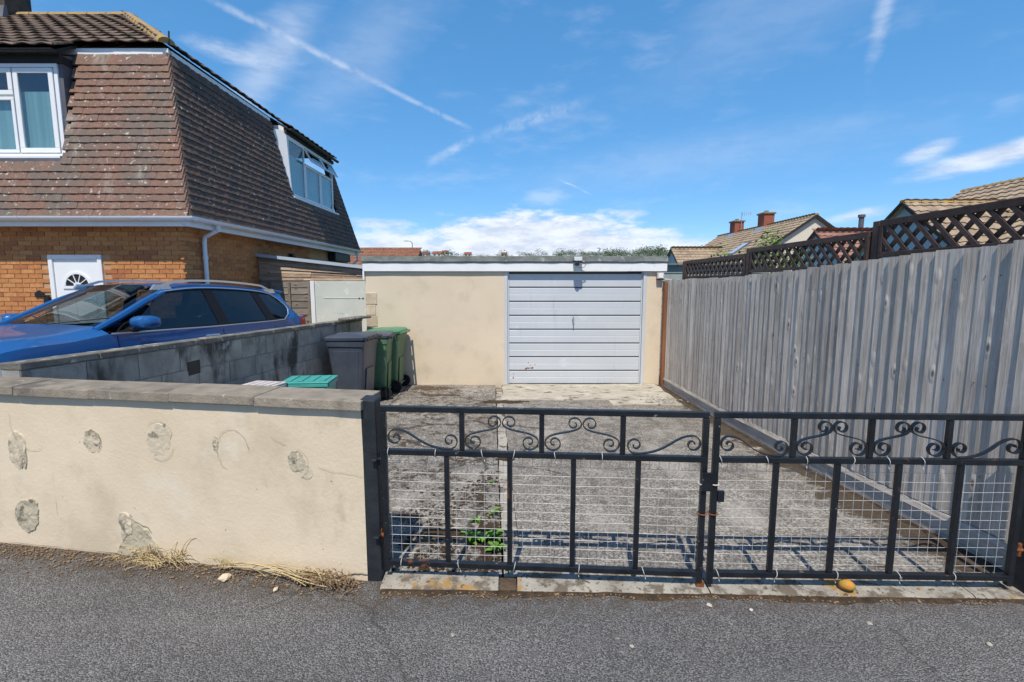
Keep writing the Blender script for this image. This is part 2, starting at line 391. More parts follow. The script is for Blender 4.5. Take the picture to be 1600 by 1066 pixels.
def weathered_wood(name, cols, axis=2, rnd=.18, knots=True, rough=.8, grain=60):
    """timber with grain along an axis, knots and stains"""
    m = bpy.data.materials.new(name); m.use_nodes = True; t = m.node_tree; t.nodes.clear(); g = G(t)
    geo = g.n('ShaderNodeNewGeometry'); p = geo.outputs['Position']; oi = g.n('ShaderNodeObjectInfo')
    rv = g.m('FRACT', g.m('ADD', oi.outputs['Random'], geo.outputs['Random Per Island']))
    st = [1, 1, 1]; st[axis] = .045
    cx = g.n('ShaderNodeCombineXYZ'); g.put(cx.inputs[0], g.m('MULTIPLY', rv, 9.)); g.put(cx.inputs[1], g.m('MULTIPLY', rv, 23.)); g.put(cx.inputs[2], g.m('MULTIPLY', rv, 17.))
    pr = g.v('ADD', p, cx.outputs[0])
    gr = g.noise(g.v('MULTIPLY', pr, tuple(st)), grain, 6, .65); st2 = list(st); st2[axis] = .25
    bl = g.noise(g.v('MULTIPLY', pr, tuple(st2)), 7, 5, .6)
    col = g.ramp(g.step(g.m('ADD', g.m('MULTIPLY', gr, .55), g.m('MULTIPLY', bl, .45)), .33, .67), cols)
    f = g.m('ADD', 1.0 - rnd, g.m('MULTIPLY', g.m('FRACT', g.m('MULTIPLY', rv, 7.77)), 2 * rnd)); kk = g.n('ShaderNodeCombineXYZ')
    for i in range(3): g.put(kk.inputs[i], f)
    col = g.mix(1.0, col, kk.outputs[0], 'MULTIPLY')
    st3 = [1, 1, 1]; st3[axis] = .5
    col = g.mix(g.m('MULTIPLY', g.step(g.noise(g.v('MULTIPLY', p, tuple(st3)), 2.4, 5, .65), .50, .72), .25), col, tuple(c * .7 for c in cols[0]))
    col = g.mix(g.m('MULTIPLY', g.step(g.noise(g.v('MULTIPLY', pr, tuple(st3)), 13, 4, .7), .56, .68), .35), col, tuple(min(1, c * 1.22) for c in cols[-1]))
    b = g.n('ShaderNodeBsdfPrincipled')
    h = gr
    if knots:
        sk = [1, 1, 1]; sk[axis] = .42
        vk = g.n('ShaderNodeTexVoronoi', feature='F1'); g.put(vk.inputs['Vector'], g.v('MULTIPLY', pr, tuple(sk))); vk.inputs['Scale'].default_value = 9.5
        ks = g.n('ShaderNodeSeparateColor'); g.put(ks.inputs[0], vk.outputs['Color'])
        on = g.step(ks.outputs[0], .45, .5)
        halo = g.m('MULTIPLY', g.step(vk.outputs['Distance'], .30, .12), on); core = g.m('MULTIPLY', g.step(vk.outputs['Distance'], .15, .05), on)
        col = g.mix(g.m('MULTIPLY', halo, .2), col, tuple(min(1, c * 1.35) for c in cols[-1]))
        col = g.mix(g.m('MULTIPLY', core, .9), col, (cols[0][0] * .35, cols[0][1] * .3, cols[0][2] * .27))
        h = g.m('ADD', gr, g.m('MULTIPLY', halo, 1.2))
    g.put(b.inputs['Base Color'], col); b.inputs['Roughness'].default_value = rough; b.inputs['Specular IOR Level'].default_value = .3
    bn = g.n('ShaderNodeBump'); bn.inputs['Strength'].default_value = .8; bn.inputs['Distance'].default_value = .006; g.put(bn.inputs['Height'], h); g.put(b.inputs['Normal'], bn.outputs[0])
    g.put(g.n('ShaderNodeOutputMaterial').inputs[0], b.outputs[0])
    return m
MAT = dict(
    asphalt=asphalt(), drive=concrete_drive(),
    strip=M('pale_concrete', [(.27, .25, .21), (.42, .39, .33)], 6, rough=.9, bump=1., bscale=70, layers=[((.15, .125, .095), 9, .47, .60), ((.36, .22, .08), 3.2, .58, .66), ((.12, .09, .06), 30, .58, .64)]),
    apron=M('apron_concrete', [(.36, .33, .27), (.52, .48, .40)], 3, rough=.9, bump=.5, bscale=50, layers=[((.13, .105, .08), 5, .55, .64, (1, 2.4, 1))]),
    fillet=M('cement_fillet', [(.30, .275, .235), (.44, .41, .355)], 4, rough=.9, bump=.8, bscale=60, layers=[((.16, .14, .115), 6, .52, .62), ((.11, .08, .05), 3, .58, .64)]),
    mortar_crack=M('crack_shadow', [(.26, .21, .14), (.36, .29, .20)], 30, rough=.95),
    garcream=M('garage_render', [(.655, .545, .40), (.71, .60, .45)], 1.1, rough=.85, bump=.3, bscale=45, layers=[((.59, .50, .365), 2.3, .50, .74), ((.45, .38, .27), 24, .71, .74)]),
    soil=M('soil', [(.06, .042, .028), (.13, .09, .055)], 14, rough=.95, bump=1., bscale=60),
    moss=M('dark_moss', [(.03, .02, .012), (.085, .055, .03)], 22, rough=.95, bump=1., bscale=90),
    grass=M('grass_ground', [(.05, .08, .02), (.10, .13, .04)], .5, rough=.9),
    cream=M('cream_render', [(.665, .55, .39), (.745, .625, .46)], 1.3, rough=.85, bump=.25, bscale=45, layers=[((.60, .50, .355), 2.3, .48, .70), ((.50, .425, .295), 3.4, .62, .80, (1, 1, .7)), ((.74, .65, .51), 1.7, .60, .75), ((.40, .35, .25), 4.6, .66, .74, (1.6, 1.6, .22)), ((.36, .31, .22), 26, .70, .73)]),
    patch=M('mortar_patch', [(.53, .45, .325), (.65, .555, .41)], 14, rough=.95, bump=.6, bscale=38, layers=[((.24, .22, .16), 11, .54, .64)]),
    patch_grey=M('bare_mortar', [(.41, .36, .26), (.54, .475, .35)], 16, rough=.95, bump=.7, bscale=40, layers=[((.20, .18, .13), 13, .56, .64), ((.10, .085, .065), 17, .66, .70)]),
    coping=M('coping_concrete', [(.20, .172, .135), (.31, .27, .21)], 9, rough=.9, bump=.7, bscale=80, rnd=.08, layers=[((.15, .13, .105), 4, .54, .68), ((.48, .45, .38), 15, .64, .70)]),
    block=M('grey_block', [(.31, .27, .22), (.50, .445, .37)], 6, rough=.95, bump=.9, bscale=90, rnd=.14, layers=[((.085, .075, .062), 3, .48, .66, (1, 1, .45)), ((.42, .41, .39), 5, .62, .72)]),
    mortar_dark=M('dark_mortar', [(.26, .25, .235), (.36, .345, .32)], 10, rough=.95, bump=.5, bscale=90),
    blockcap=M('wall_top_mortar', [(.10, .095, .085), (.20, .19, .165)], 7, rough=.95, bump=.8, bscale=70, layers=[((.42, .38, .30), 9, .56, .64)]),
    gate=M('black_gate_paint', [(.006, .008, .011), (.014, .017, .022)], 12, rough=.36, rvar=.12, bump=.15, bscale=70, spec=.5, layers=[((.14, .05, .02), 5.5, .645, .69), ((.16, .155, .15), 20, .665, .70)]),
    postblack=M('black_post_paint', [(.014, .016, .02), (.03, .034, .04)], 8, rough=.55, bump=.3, bscale=40, layers=[((.32, .32, .32), 17, .715, .74, (1, 1, .35))]),
    rust=M('rust', [(.16, .05, .015), (.28, .10, .03)], 30, rough=.9, bump=.6, bscale=90),
    wire=M('galvanised_wire', [(.48, .48, .475), (.60, .60, .595)], 20, rough=.5, metal=.1),
    tie=M('white_cable_tie', [(.60, .60, .57)], rough=.5),
    white=M('white_plastic', [(.78, .79, .80), (.83, .84, .85)], 3, rough=.35, spec=.5),
    whitep=M('white_painted_board', [(.76, .77, .78), (.84, .84, .84)], 2.5, rough=.5, layers=[((.6, .6, .57), 8, .66, .74)]),
    door=M('pale_blue_door', [(.52, .555, .59), (.57, .60, .63)], 1.5, rough=.42, spec=.4, layers=[((.62, .65, .68), 3, .6, .75), ((.46, .48, .49), 2.2, .58, .72, (2.5, 1, .3)), ((.40, .38, .34), 30, .70, .73)]),
    doordark=M('door_gap', [(.06, .065, .075)], rough=.7),
    felt=M('roof_felt', [(.10, .112, .105), (.20, .215, .20)], 5, rough=.95, bump=.8, bscale=120, layers=[((.28, .30, .27), 7, .58, .68)]),
    black=M('black_plastic', [(.012, .012, .013), (.022, .022, .024)], 10, rough=.5, spec=.4),
    binblack=M('charcoal_bin_plastic', [(.048, .060, .080), (.07, .084, .108)], 4, rough=.40, spec=.5, layers=[((.10, .105, .115), 6, .6, .75)]),
    bingreen=M('green_bin_plastic', [(.07, .16, .08), (.11, .21, .11)], 4, rough=.5, spec=.4, layers=[((.20, .23, .13), 5, .58, .75)]),
    lidgreen=M('green_lid_plastic', [(.05, .20, .10), (.07, .25, .13)], 4, rough=.35, spec=.5),
    teal=M('teal_crate_plastic', [(.05, .30, .26), (.07, .38, .33)], 4, rough=.45, spec=.4),
    grit=M('pale_grey_plastic', [(.50, .46, .44), (.60, .56, .54)], 8, rough=.6),
    rubber=M('rubber', [(.012, .012, .012)], rough=.8),
    alloy=M('alloy', [(.55, .56, .58)], rough=.3, metal=.9),
    fence=weathered_wood('silvered_timber', [(.36, .315, .265), (.53, .475, .41), (.66, .60, .53)], 2, rnd=.17),
    gravelboard=weathered_wood('silvered_gravel_board', [(.27, .245, .21), (.44, .40, .35), (.56, .51, .45)], 1, rnd=.1),
    trellis=M('dark_brown_stain', [(.055, .033, .026), (.095, .06, .047)], 14, rough=.55, bump=.3, bscale=50, rnd=.2),
    redwood=weathered_wood('red_brown_timber', [(.17, .07, .035), (.27, .12, .06)], 2, knots=False),
    shedwood=weathered_wood('shed_board', [(.24, .15, .09), (.36, .26, .18), (.46, .38, .30)], 0, rnd=.25),
    greywood=weathered_wood('grey_panel_board', [(.15, .125, .10), (.26, .23, .19)], 0, rnd=.2),
    sheet=M('pale_green_board', [(.52, .56, .50), (.64, .66, .60)], 1.6, rough=.6, layers=[((.42, .50, .47), 3, .58, .7, (.4, 1, 2.5)), ((.72, .73, .68), 5, .6, .7)]),
    brick=M('orange_brick', [(.78, .76, .74), (1.08, 1.06, 1.02)], 20, rough=.85, bump=.5, bscale=90, pal=[(.53, .225, .082), (.57, .255, .095), (.49, .20, .078), (.54, .235, .085), (.43, .165, .07), (.58, .275, .108)]),
    brickmortar=M('brick_mortar', [(.44, .27, .14), (.54, .34, .19)], 30, rough=.95),
    tile=M('red_brown_tile', [(.75, .74, .74), (1.1, 1.07, 1.05)], 24, rough=.9, bump=.5, bscale=70,
           pal=[(.228, .138, .104), (.222, .136, .104), (.238, .136, .099), (.214, .134, .105), (.228, .146, .106), (.222, .130, .098)],
           layers=[((.15, .125, .105), 1.5, .46, .70), ((.30, .27, .23), 1.9, .56, .78, (1.6, 1.6, .5)), ((.46, .43, .39), 15, .61, .67), ((.34, .20, .05), 9, .72, .76)]),
    tileshaded=M('shaded_side_tile', [(.6, .58, .57), (1.1, 1.06, 1.02)], 24, rough=.9, bump=.5, bscale=70,  # darker copy of the front tile: side's shade put into the colour, plus lichen
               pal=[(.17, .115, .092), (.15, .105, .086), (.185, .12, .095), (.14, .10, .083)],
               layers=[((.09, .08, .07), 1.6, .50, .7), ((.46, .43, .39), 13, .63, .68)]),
    rooftile=M('mossy_roof_tile', [(.65, .62, .6), (1.1, 1.06, 1.02)], 16, rough=.95, bump=.6, bscale=60,
               pal=[(.18, .13, .10), (.155, .115, .09), (.20, .145, .11)], layers=[((.065, .055, .04), 2.5, .5, .66), ((.26, .23, .18), 11, .63, .69)]),
    lichen=M('orange_lichen', [(.26, .20, .13), (.40, .27, .10)], 10, rough=.95, layers=[((.45, .25, .03), 5, .55, .65)]),
    buff=M('buff_pantile', [(.72, .70, .68), (1.1, 1.06, 1.02)], 9, rough=.9, bump=.4, bscale=40, pal=[(.36, .285, .205), (.31, .24, .175), (.40, .32, .23)], layers=[((.20, .16, .12), 3, .56, .7)]),
    pinktile=M('red_brown_pantile', [(.75, .72, .7), (1.1, 1.06, 1.02)], 9, rough=.9, bump=.4, bscale=40, pal=[(.30, .165, .125), (.26, .14, .105), (.34, .19, .145)]),
    orangetile=M('orange_pantile', [(.8, .75, .7), (1.1, 1.05, 1.0)], 3, rough=.9, pal=[(.27, .135, .09), (.25, .12, .08), (.30, .155, .10)]),
    creamwall=M('pale_cream_wall', [(.66, .60, .48), (.72, .66, .54)], .8, rough=.9),
    bluegrey=M('blue_grey_cladding', [(.37, .45, .53), (.44, .52, .60)], 1.2, rough=.7),
    cladding=M('green_grey_boards', [(.20, .25, .25), (.27, .31, .31)], 5, rough=.8, bump=.2, bscale=30, rnd=.1),
    redbrick=M('dark_red_brick', [(.8, .75, .72), (1.1, 1.05, 1.0)], 9, rough=.9, bump=.5, bscale=40, pal=[(.27, .085, .06), (.22, .07, .05), (.31, .11, .075)]),
    brownbrick=M('sooty_brick', [(.06, .05, .042), (.11, .085, .068)], 8, rough=.95, bump=.7, bscale=40),
    lead=M('lead_grey', [(.085, .09, .11), (.13, .135, .155)], 3, rough=.6),
    darktimber=M('dark_soffit', [(.02, .02, .022), (.035, .034, .033)], 4, rough=.8),
    glass=glass('window_glass', (.72, .84, .86), 1.5, .06),
    carglass=glass('tinted_car_glass', (.20, .24, .26), 1.5, .05), screen=glass('windscreen_glass', (.78, .90, .87), 1.5, .06),
    blind=M('pale_blind', [(.44, .50, .48), (.74, .78, .75)], 16, stretch=(1, 1, .01), rough=.9),
    room=M('dim_room', [(.10, .12, .13)], rough=.9),
    blue=M('metallic_blue_paint', [(.012, .098, .30), (.015, .115, .34)], .6, rough=.35, metal=.15, spec=.4, coat=.6),
    chrome=M('satin_silver', [(.62, .64, .67)], rough=.28, metal=.8),
    interior=M('car_interior', [(.012, .012, .014)], rough=.6, spec=.2),
    taillight=M('red_lamp', [(.42, .012, .01)], rough=.12, spec=.6, coat=1.),
    headlight=M('clear_lamp', [(.65, .68, .7)], rough=.08, spec=.6, coat=1.),
    leaf=M('weed_leaf', [(.09, .22, .02), (.17, .34, .045)], 30, rough=.6, rnd=.2), shrub=M('shrub_leaf', [(.09, .18, .03), (.18, .30, .06)], 3, rough=.6, rnd=.3),
    flower=M('pink_bloom', [(.5, .12, .10), (.55, .25, .08)], 5, rough=.7),
    straw=M('dry_straw', [(.42, .31, .15), (.62, .50, .28)], 20, rough=.8, rnd=.2), dead=M('dead_leaf', [(.16, .105, .06), (.32, .22, .13)], 20, rough=.9, rnd=.25),
    chip=M('cream_chip', [(.50, .40, .27), (.62, .52, .38)], 14, rough=.95, rnd=.1), pebble=M('pale_pebble', [(.28, .25, .21), (.5, .46, .4)], 14, rough=.9, rnd=.3),
    orange=M('orange_peel', [(.60, .20, .025), (.52, .26, .04), (.24, .26, .06)], 26, rough=.65, bump=.4, bscale=120),
    wood_hazy=M('hazed_far_wood', [(.10, .135, .085), (.15, .19, .115)], .05, rough=.9, rnd=.3), hill=M('hill_grass', [(.075, .11, .035), (.14, .16, .06)], .02, rough=.95),  # far wood leaves: haze of distance put into the paler colour
    farwhite=M('far_wall', [(.62, .60, .56)], rough=.9), stem=M('brown_stem', [(.10, .07, .04)], rough=.9),
    steel=M('grey_steel', [(.30, .31, .32), (.38, .39, .40)], 8, rough=.5, metal=.3),
)


def gz(y):      # the drive falls gently away from the road
    pts = [(-50, 0), (2.5, 0), (5, -.14), (6.5, -.19), (8.8, -.215), (200, -.215)]
    for (a, b), (c, d) in zip(pts, pts[1:]):
        if y <= c: return b + (d - b) * (y - a) / (c - a)
    return pts[-1][1]


# ---------------------------------------------------------------- the setting
def structure(o): o['kind'] = 'structure'; return o


def sheet(name, mat, x0, x1, ys, zf, nx=1, amp=0.):
    mb = MB(); xs = [x0 + (x1 - x0) * i / nx for i in range(nx + 1)]
    vs = [(x, y, zf(y) + (amp * (mnoise.noise(Vector((x * 1.7, y * 1.7, 0))) + .5 * mnoise.noise(Vector((x * 6, y * 6, 3)))) if amp else 0)) for y in ys for x in xs]
    w = nx + 1
    mb.add(vs, [(j * w + i, j * w + i + 1, (j + 1) * w + i + 1, (j + 1) * w + i) for j in range(len(ys) - 1) for i in range(nx)])
    return mb.build(name, mat, smooth=True)


structure(sheet('ground', MAT['grass'], -3000, 3000, [-3000, 3000], lambda y: -.6))
structure(sheet('road', MAT['asphalt'], -30, 30, [-12, 0, 1.2, 2.0, 2.52], lambda y: -.012, 60, .004))
mb = MB(); mb.add([(-.70, 2.50, -.0135), (-30, 2.50, -.0135), (-30, 7.55, -.0135), (-.70, 2.60, -.0135)], [(0, 3, 2, 1)]); structure(mb.build('pavement', MAT['asphalt']))
sm = lambda a, b, n: [a + (b - a) * i / n for i in range(n + 1)]
mb = MB(); nd = [(-16 + 13 * i / 13, y) for y in sm(0, 1, 16) for i in range(14)]
mb.add([(x, (lambda y0: y0 + (16 - y0) * t)(2.553 + .1646 * (-.81 - x) + .12), 0) for x, t in nd], [(j * 14 + i, j * 14 + i + 1, j * 14 + 15 + i, j * 14 + 14 + i) for j in range(16) for i in range(13)])
mb.v = [(x, y, .09 - .0404 * (y - 4.8)) for x, y, z in mb.v]; structure(mb.build('neighbour_driveway', MAT['drive'], smooth=True))
structure(sheet('side_ground', MAT['grass'], 2.95, 30, sm(1.0, 60, 10), lambda y: -.25))

# driveway: rough left slab, smoother right slab, a cement fillet in the joint and a pale apron at the garage
drive = thing('driveway', None, None, (0, 5.6, gz(5.6))); structure(drive)


def joint_x(y): return -.045 - (y - 2.6) * .0405


def slab(name, fa, fb, y0, y1, nx, ny, lift=0., amp=.006, mat='drive', edge=0., wall=False):
    mb = MB(); w = nx + 1; vs = []
    for j in range(ny + 1):
        for i in range(nx + 1):
            y = y0 + (y1 - y0) * j / ny
            x = fa(y) + (fb(y) - fa(y)) * i / nx
            if wall and x < -.70: ys_ = 2.553 + .1646 * (-.81 - x) + .10; y = ys_ + (y1 - ys_) * j / ny
            z = gz(y) + lift + amp * (mnoise.noise(Vector((x * 1.9, y * 1.9, 1.3))) + .6 * mnoise.noise(Vector((x * 7, y * 7, 4))))
            ex = edge * mnoise.noise(Vector((x * 3, y * 3, 9))); vs.append((x + ex, y + ex * .7, z))
    fs = [(j * w + i, j * w + i + 1, (j + 1) * w + i + 1, (j + 1) * w + i) for j in range(ny) for i in range(nx)]
    ring = [i for i in range(w)] + [j * w + nx for j in range(1, ny + 1)] + [ny * w + i for i in range(nx - 1, -1, -1)] + [j * w for j in range(ny - 1, 0, -1)]
    o = len(vs); vs += [(vs[i][0], vs[i][1], vs[i][2] - .06) for i in ring]
    fs += [(ring[k], ring[(k + 1) % len(ring)], o + (k + 1) % len(ring), o + k) for k in range(len(ring))]
    mb.add(vs, fs); return mb.build(name, MAT[mat], drive, smooth=True)


slab('slab', lambda y: -3.0, lambda y: joint_x(y) - .012, 2.56, 8.95, 36, 80, wall=True)
slab('slab', lambda y: joint_x(y) + .105, lambda y: 3.0, 2.56, 8.95, 36, 80)
slab('cement_strip', lambda y: joint_x(y) + .0, lambda y: joint_x(y) + .10, 2.58, 8.2, 4, 70, .003, .004, 'fillet', .02)
slab('apron', lambda y: -.16, lambda y: 2.62, 7.55, 8.78, 30, 14, .016, .006, 'apron', .05)
slab('apron', lambda y: 1.55, lambda y: 2.6, 7.22, 7.53, 12, 5, .014, .006, 'apron', .06)
# threshold under the gates
thr = thing('threshold', None, None, (1, 2.48, 0)); structure(thr)
for a, b, d in ((-.72, -.075, 0), (.03, 1.06, .002), (1.068, 2.45, .0), (2.458, 2.95, -.002)):
    mb = MB(); n = 14; y0a = 2.475 - .045 * (a + .7) / 3.6
    top = []; bot = []
    for i in range(n + 1):
        x = a + (b - a) * i / n; yf = 2.468 - .027 * (x + .7) + .012 * mnoise.noise(Vector((x * 5, 2, 0)))
        top += [(x, yf, -.008 + d), (x, yf + .022, .003 + d + .003 * mnoise.noise(Vector((x * 9, 1, 0)))), (x, 2.60, .012 + d)]; bot.append((x, yf - .004, -.05))
    o = len(top)
    fs = [(3 * i + k, 3 * i + 3 + k, 3 * i + 4 + k, 3 * i + 1 + k) for i in range(n) for k in (0, 1)] + [(o + i, o + i + 1, 3 * i + 3, 3 * i) for i in range(n)]
    mb.add(top + bot, fs); mb.build('concrete_strip', MAT['strip'], thr, smooth=True)
MB().box(-.07, .025, 2.455, 2.565, -.04, .002).build('brick', MAT['soil'], thr, bevel=.006)
# strip of soil and moss at the foot of the fence and at the threshold
def verge(name, mat, path, width, height, label_seed):
    mb = MB(); n = len(path); m = 4; vs = []
    for i, (x, y) in enumerate(path):
        q = path[min(i + 1, n - 1)]; p = path[max(i - 1, 0)]; tx, ty = q[0] - p[0], q[1] - p[1]; L = math.hypot(tx, ty); nx_, ny_ = -ty / L, tx / L
        for k in range(m + 1):
            u = k / m; wd = width * (.45 + 1.1 * abs(mnoise.noise(Vector((x * 3.1, y * 3.1, label_seed)))) + .35 * mnoise.noise(Vector((x * 11, y * 11, label_seed + 3))))
            hz = height * math.sin(math.pi * min(1, u + .15)) * (.55 + .8 * abs(mnoise.noise(Vector((x * 9 + k, y * 9, label_seed))))) if u < 1 else -.012
            xx, yy = x + nx_ * wd * u, y + ny_ * wd * u
            vs.append((xx, yy, (gz(yy) if label_seed < 5 else -.010) + hz))
    mb.add(vs, [(i * (m + 1) + k, i * (m + 1) + k + 1, (i + 1) * (m + 1) + k + 1, (i + 1) * (m + 1) + k) for i in range(n - 1) for k in range(m)])
    o = mb.build(name, MAT[mat], smooth=True); return tag(o, kind='stuff')


def fence_x(y): return 2.885 - (y - 2.5) * .0185


def litter_patch(name, mat, label, cat, x, y, rx, ry, seed, lift=.006):
    n = 48; vs = [(x, y, gz(y) + lift + .008)]; fs = []
    for r in range(1, 7):
        for i in range(n):
            a = 2 * math.pi * i / n; k = (r / 6) * (.75 + .45 * mnoise.noise(Vector((math.cos(a) * 1.6, math.sin(a) * 1.6, seed))) + .3 * mnoise.noise(Vector((math.cos(a) * 6, math.sin(a) * 6, seed))) * r / 6)
            xx, yy = x + rx * k * math.cos(a), y + ry * k * math.sin(a); vs.append((xx, yy, gz(yy) + (lift + .006 * mnoise.noise(Vector((xx * 14, yy * 14, seed))) + .004 if r < 6 else -.012)))
    fs = [(0, 1 + i, 1 + (i + 1) % n) for i in range(n)] + [(1 + (r - 1) * n + i, 1 + r * n + i, 1 + r * n + (i + 1) % n, 1 + (r - 1) * n + (i + 1) % n) for r in range(1, 6) for i in range(n)]
    return tag(MB().add(vs, fs).build(name, MAT[mat], smooth=True), label, cat, kind='stuff')


litter_patch('dirt', 'moss', 'dark damp dirt patch in front of the garage apron', 'dirt', -.12, 7.42, .5, .13, 2); litter_patch('dirt', 'soil', 'brown leaf mould heaped between the bins and the garage wall', 'dirt', -1.45, 8.45, .55, .22, 5)
litter_patch('dirt', 'soil', 'thin brown dirt spread beside the green bins', 'dirt', -1.2, 7.9, .4, .10, 9); litter_patch('dirt', 'moss', 'dark moss filling the joint near the weeds', 'moss', -.16, 3.05, .12, .34, 12); litter_patch('dirt', 'moss', 'brown moss clump on the cement joint', 'moss', -.06, 4.75, .13, .10, 14); litter_patch('dirt', 'moss', 'ragged moss patch on the rough slab behind the gate', 'moss', -.45, 3.1, .24, .09, 17)
tag(verge('moss', 'moss', [(fence_x(y) - .03, y) for y in sm(2.7, 8.6, 180)], .11, .014, 1), 'dark brown moss and leaf litter along the foot of the timber fence', 'moss')

vg = [(2.95 - 3.66 * i / 150, 2.474 - .027 * (2.95 - 3.66 * i / 150 + .7)) for i in range(151)]
tag(verge('dirt', 'moss', vg, .06, .012, 5), 'dark crumbly moss line between the asphalt and the threshold', 'moss')
# ---------------------------------------------------------------- front wall of cream render
WA = Vector((-.81, 2.553, 0)); WD = Vector((-1, .1646, 0)).normalized(); WN = Vector((-.1646, -1, 0)).normalized()   # along to the left, outward to the road


def wp(u, z, out=0.): return WA + WD * u + WN * out + Vector((0, 0, z))


wall = thing('boundary_wall', 'low cream rendered wall with concrete coping and crumbling repair patches beside the road', 'wall', tuple(WA + WD * 2.5))
LW = 5.2
mb = MB(); n, k = 90, 22; vs = []
for j in range(k + 1):
    for i in range(n + 1):
        u = LW * i / n; z = -.06 + 1.03 * j / k
        o_ = .008 * mnoise.noise(Vector((u * 1.6, z * 1.6, 5))) + .003 * mnoise.noise(Vector((u * 9, z * 9, 2)))
        vs.append(wp(u, z, o_ if 0 < i < n else 0))
w = n + 1
fs = [(j * w + i, j * w + i + 1, (j + 1) * w + i + 1, (j + 1) * w + i) for j in range(k) for i in range(n)]
mb.add(vs, fs); o = len(vs)
mb.hexa([wp(0, -.06, -.004), wp(0, -.06, -.2), wp(LW, -.06, -.2), wp(LW, -.06, -.012), wp(0, .968, -.004), wp(0, .968, -.2), wp(LW, .968, -.2), wp(LW, .968, -.012)])
mb.build('render', MAT['cream'], wall, smooth=True)
us = [0 - .012, .62, 1.16, 1.70, 2.24, 2.83, 3.42, 4.0, 4.6, 5.2]
for a, b in zip(us, us[1:]):
    jz = random.uniform(-.004, .004); jo = random.uniform(-.006, .006)
    MB().hexa([wp(a + .0003, .972 + jz, .032 + jo), wp(a + .0003, .972 + jz, -.225 + jo), wp(b - .0003, .972 + jz, -.225 + jo), wp(b - .0003, .972 + jz, .032 + jo),
               wp(a + .0003, 1.025 + jz, .026 + jo), wp(a + .0003, 1.03 + jz, -.22 + jo), wp(b - .0003, 1.03 + jz, -.22 + jo), wp(b - .0003, 1.025 + jz, .026 + jo)]).build('coping_stone', MAT['coping'], wall, bevel=.0045)
MB().hexa([wp(0, .968, .006), wp(0, .968, -.2), wp(LW, .968, -.2), wp(LW, .968, .006), wp(0, .973, .006), wp(0, .973, -.2), wp(LW, .973, -.2), wp(LW, .973, .006)]).build('mortar_bed', MAT['blockcap'], wall)


def patch(u, z, ru, rz, mat, seed, out=.004, rough=.005, shape=None, rot=0.):
    """hand-trowelled or broken patch: an irregular plate with a ragged edge"""
    mb = MB(); n = 64; rings = 9; out *= .45; rough *= .6; vs = [wp(u, z, out)]; fs = []
    ca, sa = math.cos(rot), math.sin(rot)
    for r in range(1, rings + 1):
        for i in range(n):
            a = 2 * math.pi * i / n
            if shape: k_ = shape(a)
            else: k_ = .95 + .20 * mnoise.noise(Vector((math.cos(a) * 1.3, math.sin(a) * 1.3, seed))) + .14 * mnoise.noise(Vector((math.cos(a) * 4, math.sin(a) * 4, seed))) + .06 * mnoise.noise(Vector((math.cos(a) * 11, math.sin(a) * 11, seed)))
            k_ = k_ * r / rings if shape else (r / rings) * (1 + (k_ - 1) * (r / rings) ** 2)
            dx, dz = ru * k_ * math.cos(a), rz * k_ * math.sin(a); du, dzz = dx * ca - dz * sa, dx * sa + dz * ca
            zz = max(-.01, z + dzz)
            o_ = out + rough * mnoise.noise(Vector(((u + du) * 22, zz * 22, seed))) + rough * .7 * mnoise.noise(Vector(((u + du) * 60, zz * 60, seed)))
            if mat == 'cream': o_ = out * .6 + rough * .25 * mnoise.noise(Vector(((u + du) * 14, zz * 14, seed))) + (.006 * out / .006 if r == rings - 1 else 0) * max(0, mnoise.noise(Vector((a * 3, seed, 0))))
            if r == rings: o_ = -.012
            vs.append(wp(u + du, zz, o_))
    fs += [(0, 1 + i, 1 + (i + 1) % n) for i in range(n)]
    for r in range(1, rings):
        b0, b1 = 1 + (r - 1) * n, 1 + r * n
        fs += [(b0 + i, b1 + i, b1 + (i + 1) % n, b0 + (i + 1) % n) for i in range(n)]
    mb.add(vs, fs); return mb.build('plaster_patch', MAT[mat], wall, smooth=True)


wv_ = [tuple(wp(3.4 * i / 170, 0, .0))[:2] for i in range(171)]
tag(verge('soil', 'soil', [(x, y) for x, y in reversed(wv_)], .085, .014, 5.5), 'dark soil and grit gathered along the foot of the cream wall', 'soil')


patch(.40, .66, .062, .07, 'patch_grey', 1); patch(.345, .60, .05, .05, 'patch', 2, .003, .003)
patch(.90, .73, .022, .06, 'patch', 4, .006)
patch(1.27, .735, .095, .115, 'patch', 5, .004, .004, rot=.5)
patch(1.745, .705, .072, .078, 'patch', 6, .006, .007); patch(1.71, .72, .03, .05, 'patch_grey', 16, .008, .006)
patch(2.30, .62, .075, .145, 'patch', 7, .008, .009); patch(2.26, .58, .03, .09, 'patch_grey', 17, .011, .008)
patch(2.28, .19, .10, .135, 'patch_grey', 9, .012, .008, rot=.4)
TRI = [(1.66, -.02), (1.655, .01), (1.60, .07), (1.595, .20), (1.565, .265), (1.52, .27), (1.49, .215), (1.43, .185), (1.38, .12), (1.33, .055), (1.30, .0), (1.45, -.05), (1.60, -.05)]
tri_polar = sorted((math.atan2(z - .09, u - 1.47) % (2 * math.pi), math.hypot(z - .09, u - 1.47)) for u, z in TRI)
def tri(a):
    a %= 2 * math.pi; q = tri_polar + [(tri_polar[0][0] + 2 * math.pi, tri_polar[0][1])]
    if a < q[0][0]: a += 2 * math.pi
    for (a0, r0), (a1, r1) in zip(q, q[1:]):
        if a0 <= a <= a1: return (r0 + (r1 - r0) * (a - a0) / max(1e-6, a1 - a0)) * (1 + .07 * mnoise.noise(Vector((math.cos(a) * 9, math.sin(a) * 9, 21))))
    return q[-1][1]
patch(1.47, .09, 1., 1., 'patch_grey', 10, .008, .008, tri); patch(1.555, .20, .05, .085, 'patch', 11, .016, .008, rot=-.25)
